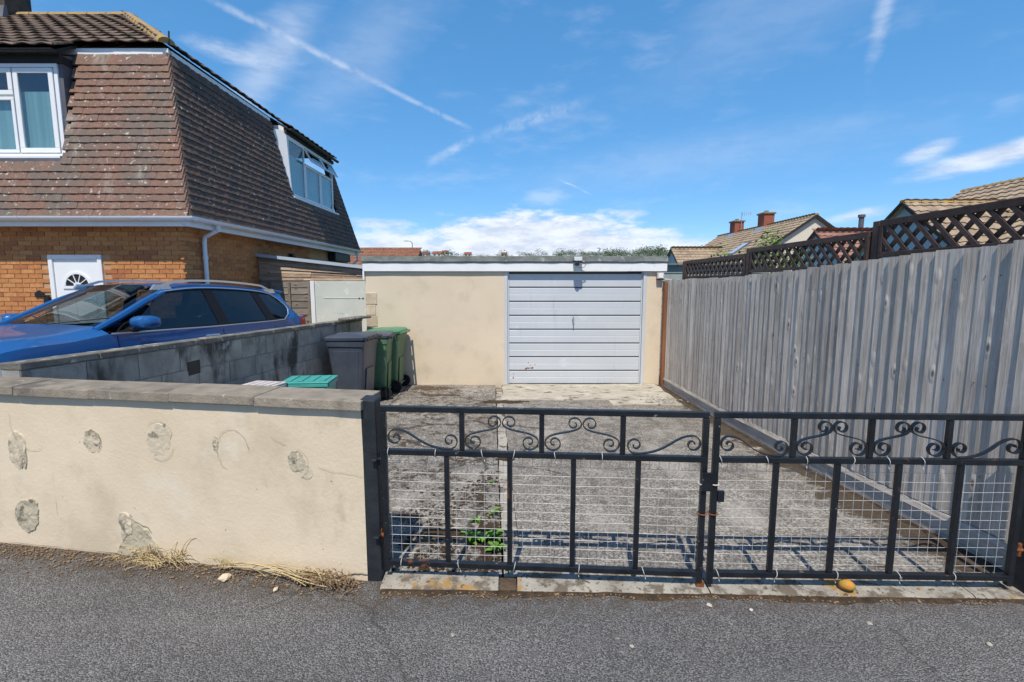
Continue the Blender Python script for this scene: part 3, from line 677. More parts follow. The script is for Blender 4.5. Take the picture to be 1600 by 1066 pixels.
def crack(pts, r=.0016):
    r *= .7
    q = []
    for (u0, z0), (u1, z1) in zip(pts, pts[1:]):
        for i in range(6):
            t = i / 6; u, z = u0 + (u1 - u0) * t, z0 + (z1 - z0) * t; q.append(wp(u + .006 * mnoise.noise(Vector((u * 40, z * 40, 1))), z + .006 * mnoise.noise(Vector((u * 40, z * 40, 7))), .006 + .008 * mnoise.noise(Vector((u * 1.6, z * 1.6, 5)))))
    MB().tube(q, [r * (.5 + .9 * abs(mnoise.noise(Vector((i * .7, 3, 1))))) for i in range(len(q))], 5).build('crack', MAT['mortar_crack'], wall)
oval = lambda u, z, a, b, t0, t1: [(u + a * math.cos(R(t)), z + b * math.sin(R(t))) for t in range(t0, t1 + 1, 20)]
crack(oval(.79, .70, .10, .128, -60, 180)); crack(oval(1.27, .735, .10, .12, 40, 160), .0012); crack(oval(1.27, .735, .10, .12, 200, 300), .0014); crack(oval(.40, .65, .075, .085, 90, 250), .001)
crack([(0, .035), (.07, .03), (.14, .012), (.2, -.005)], .006); crack([(0, .60), (.1, .612), (.2, .618), (.28, .64)], .0011); crack([(1.60, .07), (1.56, .12), (1.55, .19)], .003); crack([(1.50, .225), (1.45, .20), (1.40, .185), (1.38, .15)], .0045); crack([(.55, .80), (.50, .765), (.44, .75)], .0011)
crack(oval(2.18, .80, .15, .18, -120, 30), .0012); crack(oval(1.745, .705, .07, .075, 120, 240), .003)
# ---------------------------------------------------------------- gates
def bez(p0, p1, p2, p3, n=14):
    return [tuple((1 - t) ** 3 * a + 3 * (1 - t) ** 2 * t * b + 3 * (1 - t) * t * t * c + t ** 3 * d for a, b, c, d in zip(p0, p1, p2, p3)) for t in [i / n for i in range(n + 1)]]


def spiral(c, r0, r1, a0, a1, n=34):
    return [(c[0] + (r0 + (r1 - r0) * i / n) * math.cos(R(a0 + (a1 - a0) * i / n)), c[1] + (r0 + (r1 - r0) * i / n) * math.sin(R(a0 + (a1 - a0) * i / n))) for i in range(n + 1)]


def gate_leaf(label, A, B, latch_at_end, zt0, zt1, seed):
    """A, B: plan points of the two stiles' centres; zt: top heights at the two ends"""
    rnd = random.Random(seed)
    A, B = Vector((*A, 0)), Vector((*B, 0)); D = (B - A).normalized(); L = (B - A).length; N = Vector((D.y, -D.x, 0))   # N towards the road
    T = thing('gate', label, 'gate', tuple(A + D * L / 2), math.atan2(D.y, D.x), 'iron driveway gates')
    H0 = .955; ZM = .699; ZB = .057
    def P(u, z, o=0.): return A + D * u + N * o + Vector((0, 0, z + (zt0 + (zt1 - zt0) * u / L - H0)))
    bw = .030
    def hbar(name, z, w=.031): MB().bar(P(-bw / 2, z), P(L + bw / 2, z), w, w, (0, 0, 1)).build(name, MAT['gate'], T, bevel=.003)
    hbar('top_rail', H0 - .016); hbar('middle_rail', ZM); hbar('bottom_rail', ZB)
    for u in (0, L): MB().bar(P(u, .0 if u in (0,) and not latch_at_end else .012), P(u, H0 - .034), bw, bw, tuple(N)).build('stile', MAT['gate'], T, bevel=.003)
    for k in (1, 2, 3): MB().bar(P(L * k / 4, ZM + .017), P(L * k / 4, H0 - .033), .027, .024, tuple(N)).build('upright', MAT['gate'], T, bevel=.003)
    for k in (1, 2, 3, 4): MB().bar(P(L * k / 5, ZB + .017), P(L * k / 5, ZM - .017), .027, .024, tuple(N)).build('upright', MAT['gate'], T, bevel=.003)
    # scrolls
    bay = L / 4; z0 = ZM + .018; hh = H0 - .036 - z0
    def scroll(pts, flip, u0):
        q = [P(u0 + (bay - u if flip else u), z0 + z) for u, z in pts]
        MB().ribbon(q, N, .005, .021).build('scroll', MAT['gate'], T, smooth=True)
    b2 = bay / 2
    inner = spiral((.066, .052), .008, .048, 180 + 470, 180) + bez((.018, .052), (.016, .125), (b2 - .004, .095), (b2 - .004, hh - .045))[1:] + spiral((b2 - .044, hh - .045), .040, .010, 0, 400)[1:]
    outer = spiral((.064, .062), .008, .046, 90 + 450, 90) + bez((.064, .108), (.17, .105), (bay - .24, .004), (bay - .066, .004))[1:] + spiral((bay - .066, .050), .046, .008, 270, 270 + 470)[1:]
    scroll(outer, False, 0); scroll(outer, True, 3 * bay)
    for b in (1, 2):
        scroll(inner, False, b * bay)
        scroll(inner, True, b * bay)
    # welded wire mesh fixed behind the uprights
    mb = MB(); s = .0523; wob = lambda a, b: .008 * mnoise.noise(Vector((a * 3, b * 3, seed)))
    nu = int((L - .02) / s); zb0, zt = .05, ZM - .012
    for i in range(nu + 1):
        u = .022 + i * s
        if u > L - .01: break
        mb.tube([P(u + wob(u, z) * .6, z, -.022 + wob(z, u)) for z in (zb0, .25, .45, zt)], .00105, 4)
    nz_ = int((zt - zb0) / s)
    for j in range(nz_ + 1):
        z = zb0 + j * s
        mb.tube([P(.01 + (L - .02) * i / 8, z + wob(i, z) * .5, -.0245 + wob(z, i * .3)) for i in range(9)], .00105, 4)
    mb.build('wire_mesh', MAT['wire'], T)
    # cable ties that hold the mesh
    for z, us_ in ((ZM, [.04, .17 * L * 1.0, .31 * L, .43 * L, .55 * L, .67 * L]), (ZB, [.06, .23 * L, .41 * L, .62 * L, .82 * L])):
        for u in us_:
            u += rnd.uniform(-.03, .03); r = .0225; rnd_t = rnd.uniform(-.008, .008)
            q = [P(u + rnd_t * math.sin(a), z + r * math.sin(a), r * math.cos(a)) for a in [2 * math.pi * i / 12 for i in range(12)]]
            tb = MB().tube(q + [q[0]], .0017, 5, cap=False); tb.tube([q[9], q[9] + Vector((.006, -.008, -.02))], .0018, 5)
            tb.build('cable_tie', MAT['tie'], T)
    ul = L if latch_at_end else 0; sgn = -1 if latch_at_end else 1
    for z in (.40, .565): 
        q = [P(ul + .024 * math.cos(a), z, .024 * math.sin(a)) for a in [2 * math.pi * i / 12 for i in range(13)]]
        MB().tube(q, .003, 5, cap=False).build('wire_twist', MAT['tie' if z > .5 else 'rust'], T)
    if latch_at_end:
        mb = MB()
        c = P(ul + .012, .585, .026); mb.bar(c - Vector((0, 0, .05)), c + Vector((0, 0, .05)), .055, .012, tuple(N)); mb.build('latch_plate', MAT['gate'], T, bevel=.002)
        MB().bar(P(ul - .012, -.005), P(ul + .03, -.005), .012, .03).build('drop_bolt_guide', MAT['rust'], T)
    else:
        c = P(ul + .033, .50, .01); MB().bar(c - Vector((0, 0, .03)), c + Vector((0, 0, .03)), .034, .02, tuple(N)).build('latch_catch', MAT['gate'], T, bevel=.002)
    uh = 0 if latch_at_end else L; hs = -1 if latch_at_end else 1
    for z in (.655, .215):
        mb = MB(); mb.tube([P(uh + hs * .012, z, 0), P(uh + hs * .05, z, .0)], .012, 8); mb.tube([P(uh + hs * .036, z - .035, 0), P(uh + hs * .036, z + .035, 0)], .010, 8)
        mb.build('hinge', MAT['rust'] if z < .4 else MAT['gate'], T, smooth=True)
    return T


gate_leaf('black iron scroll gate leaf hinged on the post by the cream wall', (-.697, 2.565), (1.014, 2.472), True, .993, .983, 3)
gate_leaf('black iron scroll gate leaf hinged beside the timber fence', (1.072, 2.472), (2.672, 2.448), False, .983, .975, 4)
p = MB(); p.hexa([(-.812, 2.555, -.08), (-.728, 2.548, -.08), (-.721, 2.64, -.08), (-.805, 2.647, -.08), (-.818, 2.552, 1.03), (-.734, 2.545, 1.025), (-.727, 2.637, 1.03), (-.811, 2.644, 1.035)])
gp = thing('gate_post', 'black painted square gate post at the end of the cream wall', 'gate post', (-.77, 2.6, 0), 0, 'gate posts')
p.build('post', MAT['postblack'], gp, bevel=.008)
for z in (.69, .25): MB().bar((-.735, 2.57, z), (-.745, 2.515, z + .012), .03, .012).build('hinge_pin', MAT['postblack'], gp, bevel=.003)
p = MB(); p.box(2.735, 2.825, 2.41, 2.50, -.08, 1.0)
gp2 = thing('gate_post', 'black painted square gate post against the timber fence', 'gate post', (2.78, 2.455, 0), 0, 'gate posts')
p.build('post', MAT['postblack'], gp2, bevel=.008)

# ---------------------------------------------------------------- grey block wall between the drives
BA = Vector((-3.235, 3.15, 0)); BB = Vector((-2.70, 8.72, 0)); BD = (BB - BA).normalized(); BN = Vector((BD.y, -BD.x, 0)); BL = (BB - BA).length
def btop(u): return 1.125 - .105 * u / BL
bw_ = thing('block_wall', 'stained grey concrete block wall between the blue car and the bins', 'wall', tuple((BA + BB) / 2))
def bp(u, z, o): return BA + BD * u + BN * o + Vector((0, 0, z))
MB().hexa([bp(0, -.35, -.004), bp(0, -.35, -.135), bp(BL, -.35, -.135), bp(BL, -.35, -.004), bp(0, btop(0) - .05, -.004), bp(0, btop(0) - .05, -.135), bp(BL, btop(BL) - .05, -.135), bp(BL, btop(BL) - .05, -.004)]).build('mortar', MAT['mortar_dark'], bw_)
for c in range(6):
    off = -.225 * (c % 2); u = off
    while u < BL:
        a, b = max(0, u + .004), min(BL, u + .446)
        if b - a > .06:
            zt = lambda q: btop(q) - .055 - .222 * c
            o_ = random.uniform(0, .006)
            MB().hexa([bp(a, zt(a) - .214, .002), bp(a, zt(a) - .214, -.139), bp(b, zt(b) - .214, -.139), bp(b, zt(b) - .214, .002 + 0), bp(a, zt(a), o_), bp(a, zt(a), -.139), bp(b, zt(b), -.139), bp(b, zt(b), o_)]).build('block', MAT['block'], bw_)
        u += .45
k = 10
for i in range(k):
    a, b = BL * i / k, BL * (i + 1) / k; o_ = random.uniform(-.008, .008)
    MB().hexa([bp(a + .002, btop(a) - .048, .014 + o_), bp(a + .002, btop(a) - .048, -.15), bp(b - .002, btop(b) - .048, -.15), bp(b - .002, btop(b) - .048, .014 + o_),
               bp(a + .002, btop(a), .010 + o_), bp(a + .002, btop(a), -.15), bp(b - .002, btop(b), -.15), bp(b - .002, btop(b), .010 + o_)]).build('coping_stone', MAT['blockcap'], bw_, bevel=.006)
MB().hexa([bp(1.44, .76, .004), bp(1.44, .76, -.02), bp(1.60, .765, -.02), bp(1.60, .765, .004), bp(1.43, .895, .006), bp(1.43, .895, -.02), bp(1.60, .90, -.02), bp(1.60, .90, .006)]).build('vent_plate', MAT['black'], bw_, bevel=.006)

# ---------------------------------------------------------------- wheelie bins
def wheelie_bin(label, loc, rz, body, lid, sc=1.0):
    T = thing('wheelie_bin', label, 'wheelie bin', loc, rz, 'wheelie bins by the block wall')
    def q(v): return (v[0] * sc * .80, v[1] * sc * .95, v[2] * sc * 1.02)
    # local: +x is the hinge and wheel side
    rings = [(.06, .20, .225, .03), (.09, .235, .235, .0), (.55, .285, .262, -.005), (.86, .325, .285, -.01), (.865, .34, .30, -.01), (.93, .345, .305, -.01), (.935, .335, .295, -.01)]
    mb = MB(); vs = []; n = 0
    def rr(hx, hy, r=.05, k=4):
        out = []
        for cx_, cy_, a0 in ((hx - r, hy - r, 0), (-hx + r, hy - r, 90), (-hx + r, -hy + r, 180), (hx - r, -hy + r, 270)):
            for i in range(k + 1): out.append((cx_ + r * math.cos(R(a0 + 90 * i / k)), cy_ + r * math.sin(R(a0 + 90 * i / k))))
        return out
    for z, hx, hy, ox in rings:
        ring = rr(hx, hy); n = len(ring); vs += [q((x + ox, y, z)) for x, y in ring]
    fs = [tuple(reversed(range(n)))] + [(r * n + i, r * n + (i + 1) % n, (r + 1) * n + (i + 1) % n, (r + 1) * n + i) for r in range(len(rings) - 1) for i in range(n)] + [tuple((len(rings) - 1) * n + i for i in range(n))]
    mb.add(vs, fs); b = mb.build('body', MAT[body], T, smooth=True, local=True)
    for s in (-1, 1):     # raised panels on the two sides
        mb = MB(); mb.hexa([q(v) for v in ((-.17, s * .236, .14), (.17, s * .236, .14), (.17, s * .244, .14), (-.17, s * .244, .14), (-.235, s * .276, .80), (.23, s * .276, .80), (.23, s * .286, .80), (-.235, s * .286, .80))])
        mb.build('side_panel', MAT[body], b, bevel=.008 * sc, local=True)
    mb = MB(); mb.hexa([q(v) for v in ((.255, -.13, .15), (.275, -.13, .15), (.275, .13, .15), (.255, .13, .15), (.282, -.14, .55), (.30, -.14, .55), (.30, .14, .55), (.282, .14, .55))])
    mb.build('back_panel', MAT[body], b, bevel=.008 * sc, local=True)
    mb = MB(); vs = []; lr = [(.94, .355, .315, -.012), (.975, .36, .32, -.012), (1.0, .33, .29, -.012), (1.015, .22, .2, -.012)]
    for z, hx, hy, ox in lr: vs += [q((x + ox, y, z + .012 * (x > 0))) for x, y in rr(hx, hy, .055)]
    fs = [tuple(reversed(range(n)))] + [(r * n + i, r * n + (i + 1) % n, (r + 1) * n + (i + 1) % n, (r + 1) * n + i) for r in range(3) for i in range(n)] + [tuple(3 * n + i for i in range(n))]
    mb.add(vs, fs); l = mb.build('lid', MAT[lid], T, smooth=True, local=True)
    MB().hexa([q(v) for v in ((-.30, -.05, .995), (-.10, -.05, 1.005), (-.10, .05, 1.005), (-.30, .05, .995), (-.30, -.045, 1.02), (-.12, -.045, 1.028), (-.12, .045, 1.028), (-.30, .045, 1.02))]).build('lid_grip', MAT[lid], l, bevel=.006 * sc, local=True)
    MB().tube([q(v) for v in ((.385, -.27, .965), (.385, .27, .965))], .017 * sc, 8).build('handle', MAT['black'] if lid != 'lidgreen' else MAT[lid], T, smooth=True, local=True)
    for y in (-.24, -.08, .08, .24): MB().obox(q((.355, y, .96)), (.07 * sc, .03 * sc, .045 * sc)).build('hinge_lug', MAT[lid], T, bevel=.004 * sc, local=True)
    MB().tube([q((.245, -.27, .10)), q((.245, .27, .10))], .012 * sc, 8).build('axle', MAT['steel'], T, local=True)
    for s in (-1, 1):
        wobj = MB().tube([q((.245, s * .255, .10)), q((.245, s * .305, .10))], .10 * sc, 20).build('wheel', MAT['rubber'], T, smooth=True, local=True)
        MB().tube([q((.245, s * .306, .10)), q((.245, s * .311, .10))], .055 * sc, 16).build('hub', MAT['black'], wobj, local=True)
    return T


wheelie_bin('charcoal grey wheelie bin with a dusty grey lid, front of the row', (-2.37, 7.22, gz(7.2)), R(-6), 'binblack', 'binblack', 1.06)
wheelie_bin('green wheelie bin with a dark lid squeezed behind the charcoal bin', (-2.24, 7.86, gz(7.9)), R(4), 'bingreen', 'binblack', 1.02)
wheelie_bin('green wheelie bin with a green lid next to the garage wall', (-2.17, 8.42, gz(8.5)), R(-3), 'bingreen', 'lidgreen', 1.04)
# a dark board lying along the top of the block wall
bd = MB().hexa([(-2.78, 7.75, 1.05), (-2.60, 7.72, 1.05), (-2.50, 8.65, 1.03), (-2.70, 8.67, 1.03), (-2.78, 7.75, 1.09), (-2.60, 7.72, 1.08), (-2.50, 8.65, 1.065), (-2.70, 8.67, 1.07)]).build('loose_board', MAT['blockcap'], bevel=.01)
tag(bd, 'dark mossy board lying on the end of the block wall behind the bins', 'board')

# ---------------------------------------------------------------- recycling crates
def crate(label, c, sx, sy, h, mat, rz, lidded=False, group=None):
    T = thing('recycling_crate', label, 'crate', c, rz, group)
    def pt(f, z, ins=0): return [(s1 * (sx / 2 * f - ins), s2 * (sy / 2 * f - ins), z) for s1, s2 in ((-1, -1), (1, -1), (1, 1), (-1, 1))]
    mb = MB(); mb.add(pt(.86, 0) + pt(.98, h) + pt(.98, h, .012) + pt(.86, .015, .012), [(3, 2, 1, 0)] + [(i, (i + 1) % 4, 4 + (i + 1) % 4, 4 + i) for i in range(4)] + [(4 + i, 4 + (i + 1) % 4, 8 + (i + 1) % 4, 8 + i) for i in range(4)] + [(8 + i, 8 + (i + 1) % 4, 12 + (i + 1) % 4, 12 + i) for i in range(4)] + [(12, 13, 14, 15)])
    mb.build('tub', MAT[mat], T, local=True)
    mb = MB(); r = .022
    for s in (-1, 1):
        mb.box(-sx / 2 - .004, sx / 2 + .004, s * sy / 2 - .014, s * sy / 2 + .014, h - .03, h + .004); mb.box(s * sx / 2 - .014, s * sx / 2 + .014, -sy / 2 + .0145, sy / 2 - .0145, h - .03, h + .003)
    mb.build('rim', MAT[mat], T, bevel=.004, local=True)
    for i in range(5):
        x = -sx / 2 + sx * (i + .5) / 5
        for s in (-1, 1): MB().hexa([(x - .012, s * (sy * .43 + .004), .02), (x + .012, s * (sy * .43 + .004), .02), (x + .012, s * (sy * .43 + .016), .02), (x - .012, s * (sy * .43 + .016), .02),
                                     (x - .012, s * (sy * .485 + .004), h - .04), (x + .012, s * (sy * .485 + .004), h - .04), (x + .012, s * (sy * .485 + .016), h - .04), (x - .012, s * (sy * .485 + .016), h - .04)]).build('rib', MAT[mat], T, local=True)
    if lidded:
        mb = MB(); mb.box(-sx / 2 - .012, sx / 2 + .012, -sy / 2 - .016, sy / 2 + .016, h + .006, h + .026)
        l = mb.build('lid', MAT[mat], T, bevel=.008, local=True)
        for i in range(4):
            x = -sx * .36 + sx * .24 * i; MB().box(x - .03, x + .03, -sy * .4, sy * .4, h + .027, h + .037).build('lid_rib', MAT[mat], l, bevel=.004, local=True)
    return T


g0 = gz(5.4)
crate('teal recycling crate underneath the lidded teal crate behind the wall', (-2.30, 5.42, g0), .50, .38, .345, 'teal', R(8))
crate('teal recycling crate with a ribbed lid, topmost of its stack behind the wall', (-2.29, 5.41, g0 + .355), .50, .38, .345, 'teal', R(5), True)
crate('pale grey crate with a flat lid beside the teal crates', (-2.66, 5.0, gz(5.0)), .34, .42, .70, 'grit', R(-12), True)

# ---------------------------------------------------------------- garage
gar = thing('garage', 'flat roofed cream garage with a pale blue up-and-over door', 'garage', (0, 8.8, gz(8.8)))
Yg = 8.8; GX0, GX1 = -2.63, 2.70; DX0, DX1 = -.105, 2.385; ZT = 1.85; ZB = gz(8.8) - .02
def gwall(x0, x1, y0, y1, z0=ZB - .1, z1=ZT, name='wall'): return MB().box(x0, x1, y0, y1, z0, z1).build(name, MAT['garcream'], gar, bevel=.006)
mb = MB(); n = 40; k = 26; vs = []
for j in range(k + 1):
    for i in range(n + 1):
        x = GX0 + (DX0 - .03 - GX0) * i / n; z = ZB - .05 + (ZT - ZB + .05) * j / k; vs.append((x, Yg - .006 + .006 * mnoise.noise(Vector((x * 2, z * 2, 8))), z))
mb.add(vs, [(j * (n + 1) + i, j * (n + 1) + i + 1, (j + 1) * (n + 1) + i + 1, (j + 1) * (n + 1) + i) for j in range(k) for i in range(n)]); mb.build('render', MAT['garcream'], gar, smooth=True)
gwall(GX0, DX0 - .03, Yg + .004, Yg + .2); gwall(DX1 + .03, GX1, Yg - .004, Yg + .2); gwall(GX0, GX0 + .15, Yg + .204, Yg + 5.5); gwall(GX1 - .15, GX1, Yg + .204, Yg + 5.5); gwall(GX0 + .154, GX1 - .154, Yg + 5.3, Yg + 5.5)
MB().box(GX0 - .03, GX1 + .06, Yg - .06, Yg - .022, ZT + .003, ZT + .155).build('fascia', MAT['whitep'], gar, bevel=.004)
MB().box(GX0 - .03, GX0 - .005, Yg - .02, Yg + 5.5, ZT - .0, ZT + .15).build('bargeboard', MAT['whitep'], gar)
MB().box(GX0 - .032, GX0 - .004, Yg - .06, Yg - .022, ZT - .14, ZT + .0025).build('bargeboard', MAT['whitep'], gar)
mb = MB(); n = 60; vs = []
for i in range(n + 1):
    x = GX0 - .04 + (GX1 + .07 - GX0 + .04) * i / n; j = .010 * mnoise.noise(Vector((x * 2.2, 0, 3))); j2 = .008 * mnoise.noise(Vector((x * 5, 1, 3)))
    vs += [(x, Yg - .075 + j2, ZT + .158 + j * .6), (x, Yg - .085 + j2, ZT + .175 + j), (x, Yg - .05 + j, ZT + .265 + j2), (x, Yg + .05, ZT + .275), (x, Yg + 5.6, ZT + .20), (x, Yg + 5.6, ZT + .158), (x, Yg - .02, ZT + .157)]
m_ = 7
mb.add(vs, [(i * m_ + q, (i + 1) * m_ + q, (i + 1) * m_ + (q + 1) % m_, i * m_ + (q + 1) % m_) for i in range(n) for q in range(m_)] + [tuple(range(m_)), tuple(n * m_ + q for q in reversed(range(m_)))])
mb.build('felt_roof', MAT['felt'], gar, smooth=True)
# door
dr = MB().box(DX0 + .03, DX1 - .03, Yg + .05, Yg + .07, ZB + .03, ZT - .005).build('garage_door', MAT['doordark'], gar)
ph = (ZT - .02 - (ZB + .035)) / 8
for i in range(8):
    z0 = ZB + .035 + ph * i; z1 = z0 + ph - .019; zm = (z0 + z1) / 2; a, b = DX0 + .055, DX1 - .055; y = Yg + .036
    mb = MB(); prof = [(y + .012, z0), (y, z0 + .008), (y, zm - .006), (y + .004, zm), (y, zm + .006), (y, z1 - .008), (y + .012, z1)]
    mb.add([(xx, yy, zz) for xx in (a, b) for yy, zz in prof], [(q, q + 1, 8 + q, 7 + q) for q in range(6)] + [tuple(range(7)), tuple(range(7, 14))]); mb.build('panel', MAT['door'], dr)
for x0, x1 in ((DX0 + .031, DX0 + .052), (DX1 - .052, DX1 - .031)): MB().box(x0, x1, Yg + .03, Yg + .048, ZB + .032, ZT - .01).build('door_edge', MAT['door'], dr)
for x0, x1 in ((DX0 - .03, DX0 + .026), (DX1 - .026, DX1 + .03)): MB().box(x0, x1, Yg - .012, Yg + .09, ZB - .02, ZT).build('door_frame', MAT['door'], gar, bevel=.004)
hd = MB().tube([(1.11, Yg + .03, .99), (1.11, Yg - .02, .99)], .018, 10).build('handle', MAT['steel'], dr, smooth=True)
MB().box(1.100, 1.12, Yg - .03, Yg - .018, .90, 1.05).build('handle_bar', MAT['steel'], hd, bevel=.004)
def splat(x, z, w, h, seed, parent=dr, y=Yg + .0345):
    q = [(x + w * (.7 + .6 * mnoise.noise(Vector((math.cos(a) * 2, math.sin(a) * 2, seed)))) * math.cos(a), y, z + h * (.7 + .6 * mnoise.noise(Vector((math.cos(a) * 2, math.sin(a) * 2, seed + 5)))) * math.sin(a)) for a in [2 * math.pi * i / 14 for i in range(14)]]
    MB().prism(q, (0, .004, 0)).build('rust_spot', MAT['rust'], parent)
for x, z, w, h in ((.30, .09, .05, .016), (.37, .095, .035, .022), (.255, .075, .02, .022), (.335, .145, .012, .008), (.30, .19, .01, .012), (.025, -.09, .014, .03), (.03, -.02, .012, .01), (.42, .155, .02, .008)): splat(x, z, w, h, x * 9)
# bare blocks where the render stops at the left corner
for i, (z0, z1, x1) in enumerate(((.86, 1.06, .19), (1.07, 1.255, .20), (1.265, 1.47, .195), (.62, .85, .20))): MB().box(GX0 - .004, GX0 + x1 - .03 * (i == 1), Yg - .022, Yg + .02, z0, z1).build('block', MAT['chip'], gar, bevel=.006)
# timber strip and gap brickwork at the right
MB().box(2.705, 2.76, Yg - .13, Yg - .02, gz(8.7) - .03, 1.66).build('corner_batten', MAT['redwood'], gar, bevel=.004)
MB().box(DX1 + .20, GX1 + .02, Yg - .03, Yg - .006, 1.70, 1.835).build('brick', MAT['redbrick'], gar, bevel=.003)
jb = thing('junction_box', 'pale electrical box under the right end of the garage fascia', 'electrical box', (2.64, 8.75, 1.77))
MB().box(2.58, 2.70, 8.70, 8.768, 1.72, 1.83).build('case', MAT['grit'], jb, bevel=.008); MB().box(2.60, 2.68, 8.692, 8.699, 1.735, 1.815).build('cover', MAT['whitep'], jb, bevel=.003)
# security light
sl = thing('security_light', 'old floodlight with a motion sensor on the garage fascia', 'lamp', (1.16, 8.66, 2.0))
MB().hexa([(1.075, 8.55, 2.035), (1.225, 8.55, 2.035), (1.225, 8.69, 2.05), (1.075, 8.69, 2.05), (1.07, 8.56, 2.10), (1.23, 8.56, 2.10), (1.23, 8.69, 2.10), (1.07, 8.69, 2.10)]).build('housing', MAT['steel'], sl, bevel=.006)
MB().box(1.085, 1.215, 8.538, 8.549, 2.03, 2.095).build('lens', MAT['headlight'], sl, bevel=.004)
MB().tube([(1.135, 8.63, 2.04), (1.135, 8.61, 1.985)], .014, 8).build('bracket', MAT['steel'], sl)
MB().tube([(1.135, 8.60, 1.995), (1.135, 8.60, 1.985), (1.135, 8.60, 1.96), (1.135, 8.60, 1.945)], [.02, .045, .045, .02], 14).build('sensor', MAT['black'], sl, smooth=True)
MB().tube([(1.22, 8.65, 2.03), (1.27, 8.64, 2.02), (1.30, 8.66, 1.97), (1.27, 8.68, 1.92), (1.20, 8.685, 1.91), (1.15, 8.64, 1.945)], .006, 6).build('cable', MAT['steel'], sl, smooth=True)

# ---------------------------------------------------------------- feather-edge fence
fen = thing('timber_fence', 'tall silver grey feather edge fence along the drive', 'fence', (fence_x(5.6), 5.6, gz(5.6)))
def ftop(y): return gz(y) * .95 + 1.90 + .004 * math.sin(y * 1.7)
y = 2.42; i = 0
rail = lambda a, z: (a, z)
while y < 8.72:
    wv_ = .100 + random.uniform(-.006, .006); y1 = y + wv_; zt = ftop(y) + random.uniform(-.009, .009); zb = gz(y) + .17 + random.uniform(-.004, .004)
    xf = fence_x(y); x2 = fence_x(y1); tl = random.uniform(-.003, .003); j = random.uniform(-.002, .002)
    ln = .004 * mnoise.noise(Vector((y * 8, 1, 1)))
    # near edge thin, far edge thick: each board laps the next one
    a, b = y - .012, y1
    tkf = .0205 + random.uniform(-.007, .006)
    MB().hexa([(xf - .004 + j, a, zb), (xf + .008, a, zb), (x2 + .008, b, zb), (x2 - tkf + j, b, zb),
               (xf - .004 + j + ln, a + tl, zt), (xf + .008 + ln, a + tl, zt), (x2 + .008 + ln, b + tl, zt), (x2 - tkf + j + ln, b + tl, zt)]).build('board', MAT['fence'], fen)
    y = y1; i += 1
nl = MB(); rn = random.Random(3); y = 2.42
while y < 8.6:
    for h in (.50, 1.05, 1.70):
        yy_, zz_ = y + .05 + rn.uniform(-.02, .02), gz(y) + h + rn.uniform(-.015, .015); xx_ = fence_x(yy_) - .0125
        nl.obox((xx_, yy_, zz_), (.004, .006, .006))
    y += .1
nl.build('nail', MAT['rust'], fen, stuff=True)
for a, b in ((2.42, 4.46), (4.47, 6.50), (6.51, 8.66)):     # gravel boards with a bevelled top, and rails behind
    xa, xb = fence_x(a), fence_x(b); za, zb_ = gz(a), gz(b)
    MB().hexa([(xa - .022, a, za - .06), (xa + .02, a, za - .06), (xb + .02, b, zb_ - .06), (xb - .022, b, zb_ - .06), (xa - .026, a, za + .125), (xa + .02, a, za + .125), (xb + .02, b, zb_ + .125), (xb - .026, b, zb_ + .125)]).build('gravel_board', MAT['gravelboard'], fen, bevel=.004)
    MB().hexa([(xa - .034, a, za + .128), (xa + .02, a, za + .128), (xb + .02, b, zb_ + .128), (xb - .034, b, zb_ + .128), (xa - .02, a, za + .168), (xa + .02, a, za + .168), (xb + .02, b, zb_ + .168), (xb - .02, b, zb_ + .168)]).build('counter_rail', MAT['gravelboard'], fen)
    for h in (.45, 1.0, 1.65): MB().hexa([(xa + .012, a, za + h), (xa + .06, a, za + h), (xb + .06, b, zb_ + h), (xb + .012, b, zb_ + h), (xa + .012, a, za + h + .08), (xa + .06, a, za + h + .07), (xb + .06, b, zb_ + h + .07), (xb + .012, b, zb_ + h + .08)]).build('rail', MAT['fence'], fen)
for y in (2.44, 4.46, 6.5, 8.62): MB().box(fence_x(y) + .061, fence_x(y) + .16, y - .05, y + .05, -.5, ftop(y) - .05).build('post', MAT['fence'], fen)

# ---------------------------------------------------------------- trellis panels above the fence
def trellis_panel(label, y0, y1, z0, z1, x0, x1):
    T = thing('garden_trellis', label, 'trellis', ((x0 + x1) / 2, (y0 + y1) / 2, z0), 0, 'brown trellis panels on the fence')
    def P(y, z, o=0.): t = (y - y0) / (y1 - y0); return Vector((x0 + (x1 - x0) * t + o, y, z))
    MB().bar(P(y0, z1), P(y1, z1), .035, .05).build('top_rail', MAT['trellis'], T, bevel=.004); MB().bar(P(y0, z0), P(y1, z0), .035, .04).build('bottom_rail', MAT['trellis'], T, bevel=.004)
    for y in (y0 + .02, y1 - .02): MB().bar(P(y, z0 + .02), P(y, z1 - .025), .035, .04, (1, 0, 0)).build('side_rail', MAT['trellis'], T, bevel=.004)
    h = z1 - z0; step = .135; off = -h
    yy = y0 - h
    while yy < y1:
        for s, o in ((1, -.008), (-1, .008)):
            ya, za, yb, zb = yy, z0, yy + h, z1
            if s < 0: za, zb = z1, z0
            # clip to the frame
            def clip(ya, za, yb, zb):
                k = (zb - za) / (yb - ya)
                if ya < y0 + .03: za += k * (y0 + .03 - ya); ya = y0 + .03
                if yb > y1 - .03: zb += k * (y1 - .03 - yb); yb = y1 - .03
                return ya, za, yb, zb
            ya, za, yb, zb = clip(ya, za, yb, zb)
            if yb - ya > .04: MB().bar(P(ya, za, o), P(yb, zb, o), .030, .015, (1, 0, 0)).build('slat', MAT['trellis'], T)
        yy += step
    return T


